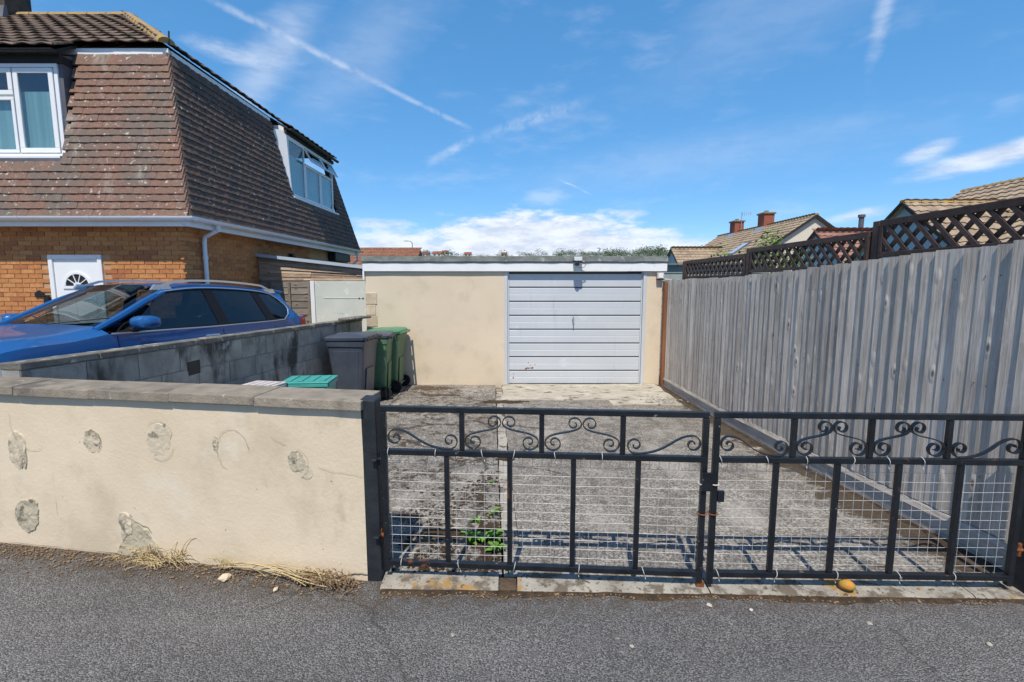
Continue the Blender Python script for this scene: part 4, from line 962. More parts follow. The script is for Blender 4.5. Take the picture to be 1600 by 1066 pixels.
trellis_panel('dark brown diamond trellis panel furthest up the drive, by the garage', 6.09, 8.13, 1.735, 1.985, 2.90, 2.87)
trellis_panel('dark brown diamond trellis panel in the middle of the fence', 4.04, 5.98, 1.79, 2.04, 2.925, 2.90)
trellis_panel('dark brown diamond trellis panel at the road end of the fence', 2.40, 3.93, 1.87, 2.115, 2.945, 2.925)
for y, z, lb in ((8.16, 2.0, 'dark brown trellis post at the garage end of the fence'), (6.035, 2.065, 'dark brown trellis post between the two upper trellis panels of the drive'), (3.985, 2.14, 'dark brown trellis post beside the panel at the road end')):
    tp = MB().box(fence_x(y) + .062, fence_x(y) + .11, y - .035, y + .035, gz(y) + .3, z).build('trellis_post', MAT['trellis'], bevel=.005); tag(tp, lb, 'post', 'trellis posts')
# ---------------------------------------------------------------- roof and wall pieces
def plain_tile_mesh(name, mat, w=.1672, L=.20, t=.036):
    mb = MB(); xs = [-w / 2, -w / 6, w / 6, w / 2]; vs = []
    for y, zb in ((0, .018), (L, -.012)):
        for x in xs:
            c = .004 * (1 - (2 * x / w) ** 2)
            vs += [(x, y, zb + c), (x, y, zb + c + t)]
    fs = []
    for i in range(3):
        a = 2 * i; b = 8 + 2 * i
        fs += [(a + 1, a + 3, b + 3, b + 1), (a, b, b + 2, a + 2), (a, a + 2, a + 3, a + 1), (b, b + 1, b + 3, b + 2)]
    fs += [(0, 1, 9, 8), (6, 14, 15, 7)]
    return mb.add(vs, fs), name, mat


def wave_tile_mb(w=.30, L=.40, t=.016, amp=.022, n=8, rise=.03):
    mb = MB(); vs = []
    for y, zb in ((0, rise), (L, -.004)):
        for i in range(n + 1):
            u = i / n; z = zb + amp * (.5 - .5 * math.cos(2 * math.pi * u))
            vs += [((u - .5) * w, y, z), ((u - .5) * w, y, z + t)]
    fs = []; k = 2 * (n + 1)
    for i in range(n):
        a = 2 * i; b = k + 2 * i
        fs += [(a + 1, a + 3, b + 3, b + 1), (a, b, b + 2, a + 2), (a, a + 2, a + 3, a + 1)]
    return mb.add(vs, fs)


def lay(parent, mb, mat, name, P0, U, V, N, gauge, width, rows, bounds, hole=None, pick=None, rnd=random, jit=1., limit=300, stagger=True):
    """lay overlapping pieces course by course on a plane; 'pick' says which become objects of their own"""
    U, V, N = Vector(U).normalized(), Vector(V).normalized(), Vector(N).normalized(); P0 = Vector(P0)
    me = mb.mesh(name, mat); st = MB(); cnt = 0; cand = []
    for r in range(rows):
        v = r * gauge; a, b = bounds(v + gauge * .5); k0 = math.floor(a / width) - 1
        k = k0
        while k * width < b + width:
            u = k * width + (width / 2 if stagger and r % 2 else 0); k += 1
            if u < a - width * .5 or u > b + width * .5: continue
            if hole and hole(u, v): continue
            x = U.copy(); y = V.copy()
            ro = R(rnd.uniform(-.7, .7) * jit); x, y = x * math.cos(ro) + y * math.sin(ro), y * math.cos(ro) - x * math.sin(ro)
            sx = 1.0; cu = u
            lo, hi = max(u - width / 2, a), min(u + width / 2, b)
            if hi - lo < width * .04: continue
            sx = (hi - lo) / width; cu = (lo + hi) / 2
            m4 = frame(P0 + U * (cu + rnd.uniform(-.002, .002) * jit) + V * (v + rnd.uniform(-.004, .004) * jit) + N * rnd.uniform(0, .005) * jit, x * sx, y, N)
            if pick and pick(u, v) and cnt < limit: piece(name, me, parent, m4); cnt += 1
            else: st.add([m4 @ Vector(q) for q in mb.v], mb.f)
    if st.v: st.build(name, mat, parent, stuff=True)
    return cnt


# ---------------------------------------------------------------- the mansard house on the left
HX, HY = -5.30, 8.0           # brick corner
ZE = 2.66                      # foot of the tile hanging
hs = thing('house', 'mansard house with hanging red brown tiles over orange brick and white windows', 'house', (HX - 3.5, 12, -.15))
XB, YB, XT, YT, ZTOP = -5.02, 7.72, -5.58, 8.38, 5.32     # corner of tiles at foot and at top
YFB, YFT = 16.25, 15.25; XL = -13.2
bwall = MB().box(XL, HX - .012, HY + .012, 15.9, -.5, 2.62).build('wall', MAT['brickmortar'], hs)
# bricks: front face then side face
bm1 = MB().box(-.1075, .1075, 0, .05, 0, .065); br_me = bm1.mesh('brick', MAT['brick']); st = MB(); cnt = 0
def door_hole(x, z): return -7.56 < x < -6.63 and z < 2.10
for c in range(36):
    z = -.15 + .075 * c
    if z > 2.58: break
    k = 0
    while True:
        x = HX - .1075 - .225 * k - (.1125 if c % 2 else 0)
        if c % 2 and k == 0:
            m4 = frame((HX - .051, HY, z), (.48, 0, 0), (0, 1, 0), (0, 0, 1)); st.add([m4 @ Vector(q) for q in bm1.v], bm1.f)
        k += 1
        if x < -9.4: break
        if door_hole(x, z): continue
        m4 = frame((x, HY + random.uniform(-.002, .002), z), (1, 0, 0), (0, 1, 0), (0, 0, 1))
        if z > 1.12 and x > -8.75 and cnt < 235: piece('brick', br_me, bwall, m4); cnt += 1
        else: st.add([m4 @ Vector(q) for q in bm1.v], bm1.f)
    for k in range(22):
        yb = HY + .054 + .108 + .225 * k - (.11 if c % 2 else 0)
        if c % 2 and k == 0: yb += .02
        m4 = frame((HX, yb, z), (0, 1, 0), (-1, 0, 0), (0, 0, 1))
        if z > 1.9 and k < 9 and cnt < 300: piece('brick', br_me, bwall, m4); cnt += 1
        else: st.add([m4 @ Vector(q) for q in bm1.v], bm1.f)
st.build('brick', MAT['brick'], bwall, stuff=True)
# backing of the mansard and its tiles
V_f = Vector((0, YT - YB, ZTOP - ZE)); SL = V_f.length; N_f = Vector((0, -(ZTOP - ZE), YT - YB))
V_s = Vector((XT - XB, 0, ZTOP - ZE)); N_s = Vector((ZTOP - ZE, 0, XB - XT)); SLs = V_s.length
def fy(z): return YB + .03 + (YT - YB) * (z - ZE) / (ZTOP - ZE)
def fx(z): return XB - .03 + (XT - XB) * (z - ZE) / (ZTOP - ZE)
def backing_front(x0, x1, z0, z1): MB().hexa([(x0(z0), fy(z0), z0), (x1(z0), fy(z0), z0), (x1(z0), fy(z0) + .03, z0), (x0(z0), fy(z0) + .03, z0), (x0(z1), fy(z1), z1), (x1(z1), fy(z1), z1), (x1(z1), fy(z1) + .03, z1), (x0(z1), fy(z1) + .03, z1)]).build('backing', MAT['darktimber'], hs)
def backing_side(y0, y1, z0, z1): MB().hexa([(fx(z0) - .03, y0(z0), z0), (fx(z0), y0(z0), z0), (fx(z0), y1(z0), z0), (fx(z0) - .03, y1(z0), z0), (fx(z1) - .03, y0(z1), z1), (fx(z1), y0(z1), z1), (fx(z1), y1(z1), z1), (fx(z1) - .03, y1(z1), z1)]).build('backing', MAT['darktimber'], hs)
backing_front(lambda z: XL, lambda z: fx(z) - .031, ZE, 3.52); backing_front(lambda z: -7.05, lambda z: fx(z) - .031, 3.521, ZTOP); backing_front(lambda z: XL, lambda z: -9.4, 3.521, ZTOP)
yend = lambda z: YFB - .03 + (YFT - YFB) * (z - ZE) / (ZTOP - ZE)
backing_side(lambda z: fy(z), yend, ZE, 3.56); backing_side(lambda z: fy(z), lambda z: 11.84, 3.561, ZTOP); backing_side(lambda z: 14.93, yend, 3.561, ZTOP)
MB().box(XL, -6.4, 9.2, 14.9, ZE, ZTOP).build('inner_wall', MAT['room'], hs)
mans = MB().box(XL, XB - .05, YB + .05, YFB - .05, ZE - .10, ZE - .04).build('soffit', MAT['whitep'], hs)
tmb, _, _ = plain_tile_mesh('tile', None)
GA = .1205; ROWS = int(SL / GA)
WINX0, WINX1, WZ0, WZ1 = -9.3, -7.13, 3.64, 5.06
def front_hole(u, v):
    z = ZE + v * (ZTOP - ZE) / SL
    return WINX0 - .08 < u < WINX1 + .10 and z > 3.44
lay(hs, tmb, MAT['tile'], 'tile', (0, YB, ZE), (1, 0, 0), V_f, N_f, GA, .168, ROWS, lambda v: (-9.6, XB + .022 + (XT - XB) * v / SL), front_hole, lambda u, v: u > -8.0, jit=1.)
SWY0, SWY1 = 11.92, 14.86
def side_hole(u, v):
    z = ZE + v * (ZTOP - ZE) / SLs
    return 11.68 + (1 - min(1, (z - 3.5) / 1.7)) * .22 < u < SWY1 + .03 and z > 3.52
lay(hs, tmb, MAT['tileshaded'], 'tile', (XB, 0, ZE), (0, 1, 0), V_s, N_s, GA, .168, ROWS, lambda v: (YB - .012 + (YT - YB) * v / SLs, YFB + (YFT - YFB) * v / SLs), side_hole)
# hip tiles on the corner edge, the fascia strip above, gutter
MB().hexa([(XL, YT - .03, ZTOP - .01), (XT + .03, YT - .03, ZTOP - .01), (XT + .01, YT + .05, ZTOP - .01), (XL, YT + .05, ZTOP - .01), (XL, YT - .03, ZTOP + .085), (XT + .03, YT - .03, ZTOP + .085), (XT + .01, YT + .05, ZTOP + .085), (XL, YT + .05, ZTOP + .085)]).build('fascia', MAT['whitep'], hs)
MB().box(XT - .05, XT + .029, YT + .052, 11.68, ZTOP - .01, ZTOP + .08).build('fascia', MAT['whitep'], hs)
MB().box(XT - .05, XT + .02, 14.92, YFT, ZTOP - .01, ZTOP + .08).build('fascia', MAT['darktimber'], hs)
# upper roof: shallow hip
RZ0, RX1, RY0, RY1 = ZTOP + .115, XT + .06, YT - .08, YFT + .10
RIX, RIY, RIZ = -8.80, 12.0, 7.72
core = MB(); core.add([(XL, RY0 + .05, RZ0 - .03), (RX1 - .05, RY0 + .05, RZ0 - .03), (RX1 - .05, RY1, RZ0 - .03), (XL, RY1, RZ0 - .03), (RIX, RIY, RIZ - .05), (XL, RIY, RIZ - .05)], [(3, 2, 1, 0), (0, 1, 4, 5), (1, 2, 4), (2, 3, 5, 4), (0, 5, 3)])
roof = core.build('roof', MAT['rooftile'], hs)
wmb = wave_tile_mb(.30, .42, .016, .025, 8, .035)
V_r = Vector((0, RIY - RY0, RIZ - RZ0)); N_r = Vector((0, -(RIZ - RZ0), RIY - RY0)); LR = V_r.length
lay(roof, wmb, MAT['rooftile'], 'roof_tile', (0, RY0, RZ0), (1, 0, 0), V_r, N_r, .345, .30, int(LR / .345) + 1, lambda v: (XL, RX1 + (RIX - RX1) * v / LR), None, lambda u, v: u > -12.2, stagger=False)
V_r2 = Vector((RIX - RX1, 0, RIZ - RZ0)); N_r2 = Vector((RIZ - RZ0, 0, RX1 - RIX)); LR2 = V_r2.length
lay(roof, wmb, MAT['rooftile'], 'roof_tile', (RX1, 0, RZ0), (0, 1, 0), V_r2, N_r2, .345, .30, int(LR2 / .345) + 1, lambda v: (RY0 + (RIY - RY0) * v / LR2, RY1 + (RIY - RY1) * v / LR2), stagger=False)
def ridge(a, b, r=.11, L=.42, parent=roof, mat='lichen'):
    a, b = Vector(a), Vector(b); n = max(1, int((b - a).length / L)); d = (b - a) / n
    for i in range(n):
        p0, p1 = a + d * i, a + d * (i + 1.06); mb = MB(); t = d.normalized(); x = t.cross(Vector((0, 0, 1))).normalized(); y = x.cross(t)
        vs = [p + (x * math.cos(an) * k + y * math.sin(an) * k * .8) for p, k in ((p0, r), (p1, r * 1.0)) for an in [math.pi * q / 6 for q in range(7)]]
        mb.add(vs, [(q, q + 1, 8 + q, 7 + q) for q in range(6)] + [tuple(range(7)), tuple(range(13, 6, -1))]); mb.build('ridge_tile', MAT[mat], parent, smooth=True)
ridge((RX1 - .03, RY0 + .03, RZ0 + .03), (RIX, RIY, RIZ), .12); ridge((RIX, RIY, RIZ), (XL, RIY, RIZ), .12)
MB().tube([(RX1, RY0 + .04, RZ0 + .02), (RX1 + .02, RY0 + .03, RZ0 + .22)], .012, 6).build('spike', MAT['black'], roof)
def gutter_run(a, b, r, mat, name='gutter', parent=hs, side=(0, -1, 0)):
    a, b = Vector(a), Vector(b); t = (b - a).normalized(); x = Vector(side); mb = MB(); k = 8
    vs = [p + x * rr * math.cos(an) + Vector((0, 0, -rr * math.sin(an))) for p in (a, b) for rr in (r, r - .008) for an in [math.pi * q / k for q in range(k + 1)]]
    w = k + 1
    fs = [(q, q + 1, 2 * w + q + 1, 2 * w + q) for q in range(k)] + [(w + q, 3 * w + q, 3 * w + q + 1, w + q + 1) for q in range(k)] + [(0, 2 * w, 3 * w, w), (k, w + k, 3 * w + k, 2 * w + k)]
    fs += [tuple(range(w)), tuple(range(2 * w, 3 * w))]
    mb.add(vs, fs); return mb.build(name, MAT[mat], parent, smooth=True)
GZ = ZE + .005
gutter_run((XL, YB - .05, GZ), (XB + .13, YB - .05, GZ), .062, 'white'); gutter_run((XB + .065, YB + .02, GZ), (XB + .065, YFB + .05, GZ + .03), .062, 'white', side=(1, 0, 0))
for x in (-8.4, -7.6, -6.5, -5.7): gutter_run((x - .03, YB - .05, GZ + .001), (x + .03, YB - .05, GZ + .001), .068, 'white', 'gutter_bracket')
MB().box(XL, XB - .01, YB + .02, YB + .045, GZ - .14, GZ - .005).build('fascia', MAT['whitep'], hs); MB().box(XB - .035, XB - .011, YB + .047, YFB, GZ - .14, GZ - .005).build('fascia', MAT['whitep'], hs)
DFY, DFZ = 7.99, 5.24       # the roof sweeps forward over the dormers
MB().hexa([(XL, DFY, DFZ - .05), (WINX1 + .10, DFY, DFZ - .05), (WINX1 + .10, RY0 + .1, RZ0 - .01), (XL, RY0 + .1, RZ0 - .01), (XL, DFY, DFZ - .01), (WINX1 + .10, DFY, DFZ - .01), (WINX1 + .10, RY0 + .1, RZ0 + .04), (XL, RY0 + .1, RZ0 + .04)]).build('dormer_roof', MAT['darktimber'], hs)
lay(roof, wmb, MAT['rooftile'], 'roof_tile', (0, DFY - .02, DFZ), (1, 0, 0), (0, RY0 - DFY, RZ0 - DFZ), (0, -(RZ0 - DFZ), RY0 - DFY), .345, .30, 1, lambda v: (XL, WINX1 + .10), stagger=False)
DSX, DSZ = -5.24, 5.26
MB().hexa([(RX1 - .1, 11.86, RZ0 - .01), (DSX, 11.86, DSZ - .05), (DSX, 14.95, DSZ - .05), (RX1 - .1, 14.95, RZ0 - .01), (RX1 - .1, 11.86, RZ0 + .04), (DSX, 11.86, DSZ - .01), (DSX, 14.95, DSZ - .01), (RX1 - .1, 14.95, RZ0 + .04)]).build('dormer_roof', MAT['darktimber'], hs)
lay(roof, wmb, MAT['rooftile'], 'roof_tile', (DSX + .02, 0, DSZ), (0, 1, 0), (RX1 - DSX, 0, RZ0 - DSZ), (RZ0 - DSZ, 0, DSX - RX1), .345, .30, 1, lambda v: (11.86, 14.95), stagger=False)
gutter_run((XL, DFY - .05, DFZ - .03), (WINX1 + .10, DFY - .05, DFZ - .03), .045, 'black'); gutter_run((DSX + .05, 11.86, DSZ - .03), (DSX + .05, 15.0, DSZ - .03), .05, 'black', side=(1, 0, 0))
dpx = HX + .05
MB().tube([(XB + .05, 8.40, GZ - .05), (XB + .05, 8.40, GZ - .13), (dpx + .02, 8.44, GZ - .24), (dpx, 8.44, GZ - .34), (dpx, 8.44, -.2)], .036, 10).build('downpipe', MAT['white'], hs, smooth=True)
for z in (1.2, 2.05): MB().tube([(dpx, 8.44, z), (dpx, 8.44, z + .05)], .044, 10).build('pipe_clip', MAT['white'], hs)
MB().tube([(XB + .03, 15.9, GZ - .05), (XB + .03, 15.9, GZ - .3), (dpx, 15.95, GZ - .5), (dpx, 15.95, 0)], .036, 8).build('downpipe', MAT['white'], hs, smooth=True)
MB().box(HX + .001, HX + .22, 14.2, 15.5, 2.28, 2.52).build('vent_box', MAT['black'], hs, bevel=.02)

# front dormer window
def window(parent, P, Uv, Nv, w, h, lights, mat='white', fr=.06, depth=.07, sill=True, room=True, sill_out=.14):
    """P lower-left corner; lights: list of (u0,u1,v0,v1,frame); casements on a frame with glass, blind behind"""
    P, Uv, Nv = Vector(P), Vector(Uv).normalized(), Vector(Nv).normalized(); Z = Vector((0, 0, 1))
    def bx(u0, u1, v0, v1, n0, n1): return [P + Uv * u + Z * v + Nv * n for v in (v0, v1) for u, n in ((u0, n1), (u1, n1), (u1, n0), (u0, n0))]
    W = MB()
    W.hexa(bx(0, w, 0, fr, -depth, 0)); W.hexa(bx(0, w, h - fr, h, -depth, 0)); W.hexa(bx(0, fr, fr, h - fr, -depth, -.001)); W.hexa(bx(w - fr, w, fr, h - fr, -depth, -.001))
    win = W.build('window', MAT[mat], parent, bevel=.006)
    for (u0, u1, v0, v1, f, tilt) in lights:
        L = MB()
        def pt(u, v, n):
            p = P + Uv * u + Z * v + Nv * n
            if tilt:
                dv = v1 - v; p = P + Uv * u + Z * (v1 - dv * math.cos(R(tilt))) + Nv * (n + dv * math.sin(R(tilt)))
            return p
        def bq(a, b, c, d, n0, n1): return [pt(u, v, n) for v in (c, d) for u, n in ((a, n1), (b, n1), (b, n0), (a, n0))]
        n0, n1 = -.03, .012
        L.hexa(bq(u0, u1, v0, v0 + f, n0, n1)); L.hexa(bq(u0, u1, v1 - f, v1, n0, n1)); L.hexa(bq(u0, u0 + f, v0 + f, v1 - f, n0, n1)); L.hexa(bq(u1 - f, u1, v0 + f, v1 - f, n0, n1))
        c = L.build('casement', MAT[mat], win, bevel=.006)
        MB().hexa(bq(u0 + f - .004, u1 - f + .004, v0 + f - .004, v1 - f + .004, -.014, -.008)).build('pane', MAT['glass'], win)
    if room:
        MB().hexa(bx(fr, w - fr, fr, h * .72, -.075, -.07)).build('blind', MAT['blind'], win)
    if sill: MB().hexa(bx(-.03, w + .03, -.045, -.002, -.05, sill_out)).build('sill', MAT[mat], win, bevel=.006)
    return win


WY = 8.07; ww = WINX1 - WINX0; wh = WZ1 - WZ0
window(hs, (WINX0, WY, WZ0), (1, 0, 0), (0, -1, 0), ww, wh, [(ww - .70, ww - .07, .07, wh - .07, .075, 0), (ww - 1.45, ww - .72, .07, wh - .50, .05, 0), (ww - 1.45, ww - .72, wh - .47, wh - .07, .07, 0)])
MB().prism([(WINX1 + .003, WY + .03, WZ0 - .05), (WINX1 + .003, YT + .02, ZTOP - .03), (WINX1 + .003, WY + .03, DFZ - .055)], (.06, 0, 0)).build('dormer_cheek', MAT['lead'], hs)
MB().box(WINX0 - .1, WINX1 + .07, WY - .01, YT + .02, WZ1 + .003, DFZ - .052).build('dormer_head', MAT['darktimber'], hs)
MB().box(WINX0 - .05, WINX1 + .12, 7.905, 7.955, WZ0 - .14, WZ0 - .055).build('apron_flashing', MAT['lead'], hs, bevel=.01)
# side dormer window
WX = -5.305; sw = SWY1 - SWY0; zb = 3.70; sh = 1.42
window(hs, (WX, SWY0, zb), (0, 1, 0), (1, 0, 0), sw, sh, [(.05, .95, .06, sh - .06, .04, 0), (.97, 1.95, .06, sh - .46, .05, 0), (1.97, sw - .06, .06, sh - .46, .05, 0), (.97, 1.95, sh - .44, sh - .05, .045, 28), (1.97, sw - .06, sh - .44, sh - .05, .045, 28)])
MB().prism([(WX - .03, SWY0 - .003, zb - .1), (XT - .02, SWY0 - .003, ZTOP - .02), (WX - .03, SWY0 - .003, ZTOP - .02)], (0, -.05, 0)).build('dormer_cheek', MAT['whitep'], hs)
MB().hexa([(-5.225, SWY0 - .056, zb - .15), (-5.21, SWY0 - .056, zb - .15), (-5.52, SWY0 - .25, 5.18), (-5.535, SWY0 - .25, 5.18), (-5.22, SWY0 - .02, zb - .15), (-5.20, SWY0 - .02, zb - .15), (-5.30, SWY0 - .02, 5.18), (-5.32, SWY0 - .02, 5.18)]).build('dormer_flashing', MAT['whitep'], hs)
MB().box(XT, WX + .03, SWY0 - .05, SWY1 + .05, zb + sh + .003, DSZ - .053).build('dormer_head', MAT['darktimber'], hs)
MB().box(WX - .06, WX + .12, SWY0 - .03, SWY1 + .04, zb - .15, zb - .05).build('apron_flashing', MAT['lead'], hs)
MB().prism([(WX - .03, SWY1 + .003, zb - .1), (XT - .02, SWY1 + .003, ZTOP - .02), (WX - .03, SWY1 + .003, ZTOP - .02)], (0, .05, 0)).build('dormer_cheek', MAT['lead'], hs)
# front door with a fan light
dx0, dx1, dz1 = -7.53, -6.66, 2.10; yy = HY
fd = MB(); fd.box(dx0, dx0 + .07, yy - .02, yy + .06, -.1, dz1); fd.box(dx1 - .07, dx1, yy - .02, yy + .06, -.1, dz1); fd.box(dx0 + .071, dx1 - .071, yy - .02, yy + .06, dz1 - .07, dz1)
fdo = fd.build('door_frame', MAT['white'], hs, bevel=.006)
dleaf = MB().box(dx0 + .072, dx1 - .072, yy + .005, yy + .05, -.08, dz1 - .072).build('front_door', MAT['white'], hs)
def ring_arch(cx_, cz, r0, r1, y0, y1, a0=0, a1=180, n=16):
    mb = MB(); vs = []
    for i in range(n + 1):
        a = R(a0 + (a1 - a0) * i / n)
        for r in (r0, r1):
            for y in (y0, y1): vs.append((cx_ + r * math.cos(a), y, cz + r * math.sin(a)))
    fs = []
    for i in range(n):
        b = 4 * i; fs += [(b, b + 4, b + 6, b + 2), (b + 1, b + 3, b + 7, b + 5), (b + 2, b + 6, b + 7, b + 3), (b, b + 1, b + 5, b + 4)]
    fs += [(0, 2, 3, 1), (4 * n, 4 * n + 1, 4 * n + 3, 4 * n + 2)]
    return mb.add(vs, fs)
cxd = (dx0 + dx1) / 2; czd = 1.60
fan = MB().prism([(cxd + .19 * math.cos(R(a)), yy + .001, czd + .19 * math.sin(R(a))) for a in range(0, 181, 12)], (0, .003, 0)).build('fan_light', MAT['black'], dleaf)
ring_arch(cxd, czd, .19, .225, yy - .012, yy + .004).build('fan_frame', MAT['white'], dleaf); ring_arch(cxd, czd, .03, .06, yy - .010, yy + .0005).build('fan_hub', MAT['white'], dleaf)
for a in (36, 72, 108, 144): MB().bar((cxd + .055 * math.cos(R(a)), yy - .004, czd + .055 * math.sin(R(a))), (cxd + .19 * math.cos(R(a)), yy - .004, czd + .19 * math.sin(R(a))), .012, .008, (0, 1, 0)).build('glazing_bar', MAT['white'], dleaf)
MB().box(cxd - .24, cxd + .24, yy - .012, yy + .004, czd - .045, czd - .002).build('fan_sill', MAT['white'], dleaf)
for x0, x1 in ((dx0 + .15, cxd - .05), (cxd + .05, dx1 - .15)):
    for z0, z1 in ((.25, .75), (.85, 1.40)): MB().box(x0, x1, yy - .004, yy + .006, z0, z1).build('door_panel', MAT['white'], dleaf, bevel=.012)
hn = thing('house_number_plaque', 'small black house shaped plaque on the brick by the white door', 'plaque', (-7.72, 7.99, 1.45))
MB().prism([(-7.80, 7.98, 1.42), (-7.65, 7.98, 1.42), (-7.65, 7.98, 1.48), (-7.725, 7.98, 1.53), (-7.80, 7.98, 1.48)], (0, .015, 0)).build('plate', MAT['black'], hn)
pbx = thing('post_box', 'narrow black box fixed to the brick beside the white door', 'post box', (-7.6, 7.95, 1.33)); MB().box(-7.63, -7.555, 7.94, 7.995, 1.27, 1.43).build('case', MAT['black'], pbx, bevel=.008)
MB().box(-7.635, -7.55, 7.935, 7.995, 1.432, 1.45).build('flap', MAT['black'], pbx, bevel=.004)
# chimney
chim = MB(); CXc, CYc = -11.75, 12.0
cs = MB().box(CXc - .42, CXc + .42, CYc - .32, CYc + .32, 7.35, 8.75).build('chimney', MAT['brownbrick'], hs); MB().box(CXc - .5, CXc + .5, CYc - .40, CYc + .40, 8.753, 8.9).build('chimney_cap', MAT['coping'], cs, bevel=.02)
MB().hexa([(CXc - .5, CYc - .5, 7.42), (CXc + .5, CYc - .5, 7.42), (CXc + .5, CYc - .33, 7.5), (CXc - .5, CYc - .33, 7.5), (CXc - .46, CYc - .38, 7.78), (CXc + .46, CYc - .38, 7.78), (CXc + .46, CYc - .325, 7.8), (CXc - .46, CYc - .325, 7.8)]).build('flashing', MAT['lead'], cs)
for s in (-.2, .2): MB().tube([(CXc + s, CYc, 8.9), (CXc + s, CYc, 9.25)], .11, 12).build('chimney_pot', MAT['orangetile'], cs, smooth=True)
sc_ = thing('wall_lamp', 'small black lamp on the shaded brick above the timber lean-to', 'lamp', (-5.22, 11.8, 2.2))
MB().box(-5.297, -5.2, 11.7, 11.82, 2.23, 2.34).build('housing', MAT['black'], sc_, bevel=.015); MB().tube([(-5.21, 11.76, 2.24), (-5.10, 11.72, 2.16)], .045, 10).build('sensor', MAT['black'], sc_, smooth=True)

# ---------------------------------------------------------------- timber lean-to between house and garage
YL = 10.28
lt = thing('lean_to', 'patched timber lean-to with weathered boards between the brick house and garage', 'shed', (-4, YL, -.2))
def ltop(x): return 2.20 + (x + 5.23) * (-.112)
x0l, x1l = HX + .004, GX0 - .004
MB().hexa([(x0l, YL + .02, -.3), (x1l, YL + .02, -.3), (x1l, YL + .08, -.3), (x0l, YL + .08, -.3), (x0l, YL + .02, ltop(x0l)), (x1l, YL + .02, ltop(x1l)), (x1l, YL + .08, ltop(x1l)), (x0l, YL + .08, ltop(x0l))]).build('frame', MAT['greywood'], lt)
MB().hexa([(x0l, YL - .09, ltop(x0l)), (x1l, YL - .09, ltop(x1l)), (x1l, YL + 2.5, ltop(x1l)), (x0l, YL + 2.5, ltop(x0l)), (x0l, YL - .09, ltop(x0l) + .035), (x1l, YL - .09, ltop(x1l) + .035), (x1l, YL + 2.5, ltop(x1l) + .035), (x0l, YL + 2.5, ltop(x0l) + .035)]).build('sheet_roof', MAT['lead'], lt)
MB().hexa([(x0l, YL - .115, ltop(x0l) - .02), (x1l, YL - .115, ltop(x1l) - .02), (x1l, YL - .092, ltop(x1l) - .02), (x0l, YL - .092, ltop(x0l) - .02), (x0l, YL - .115, ltop(x0l) + .045), (x1l, YL - .115, ltop(x1l) + .045), (x1l, YL - .092, ltop(x1l) + .045), (x0l, YL - .092, ltop(x0l) + .045)]).build('roof_edge', MAT['bluegrey'], lt)
zc = 1.70; rows_ = 6; 
for r in range(rows_):
    x = x0l + .01
    while x < x1l - .1:
        ln_ = random.uniform(.5, 1.3); xb = min(x + ln_, x1l - .01)
        za = zc + (ltop(x) - .01 - zc) * r / rows_; zb2 = zc + (ltop(xb) - .01 - zc) * r / rows_; ha = (ltop(x) - zc) / rows_ * .94; hb = (ltop(xb) - zc) / rows_ * .94
        o_ = random.uniform(0, .02)
        MB().hexa([(x, YL - .02 - o_, za), (xb - .006, YL - .02 - o_, zb2), (xb - .006, YL + .015, zb2), (x, YL + .015, za), (x, YL - .005 - o_, za + ha), (xb - .006, YL - .005 - o_, zb2 + hb), (xb - .006, YL + .015, zb2 + hb), (x, YL + .015, za + ha)]).build('board', MAT['shedwood'], lt)
        x = xb
fg = thing('garden_gate', 'weathered grey lap panel gate under the lean-to boards', 'gate', (-4.65, YL, -.2))
for z in [(-.15 + .142 * i) for i in range(13)]:
    MB().hexa([(-5.06, YL - .035, z), (-4.24, YL - .035, z), (-4.24, YL - .015, z), (-5.06, YL - .015, z), (-5.06, YL - .022, z + .155), (-4.24, YL - .022, z + .16), (-4.24, YL - .012, z + .16), (-5.06, YL - .012, z + .155)]).build('slat', MAT['greywood'], fg)
for x in (-5.06, -4.66, -4.25): MB().box(x - .022, x + .022, YL - .062, YL - .036, -.2, 1.66).build('batten', MAT['greywood'], fg)
wpst = MB().box(-4.215, -4.13, YL - .07, YL + .015, -.25, 1.69).build('post', MAT['whitep'], lt, bevel=.005)
MB().box(-4.125, x1l - .01, YL - .045, YL - .01, -.2, 1.69).build('door_board', MAT['sheet'], lt)
MB().box(-3.95, -3.10, YL - .052, YL - .0455, 1.325, 1.338).build('batten', MAT['sheet'], lt)
for x in (-3.2, -3.12): MB().box(x - .016, x + .012, YL - .06, YL - .0455, 1.325, 1.34).build('hinge', MAT['black'], lt)
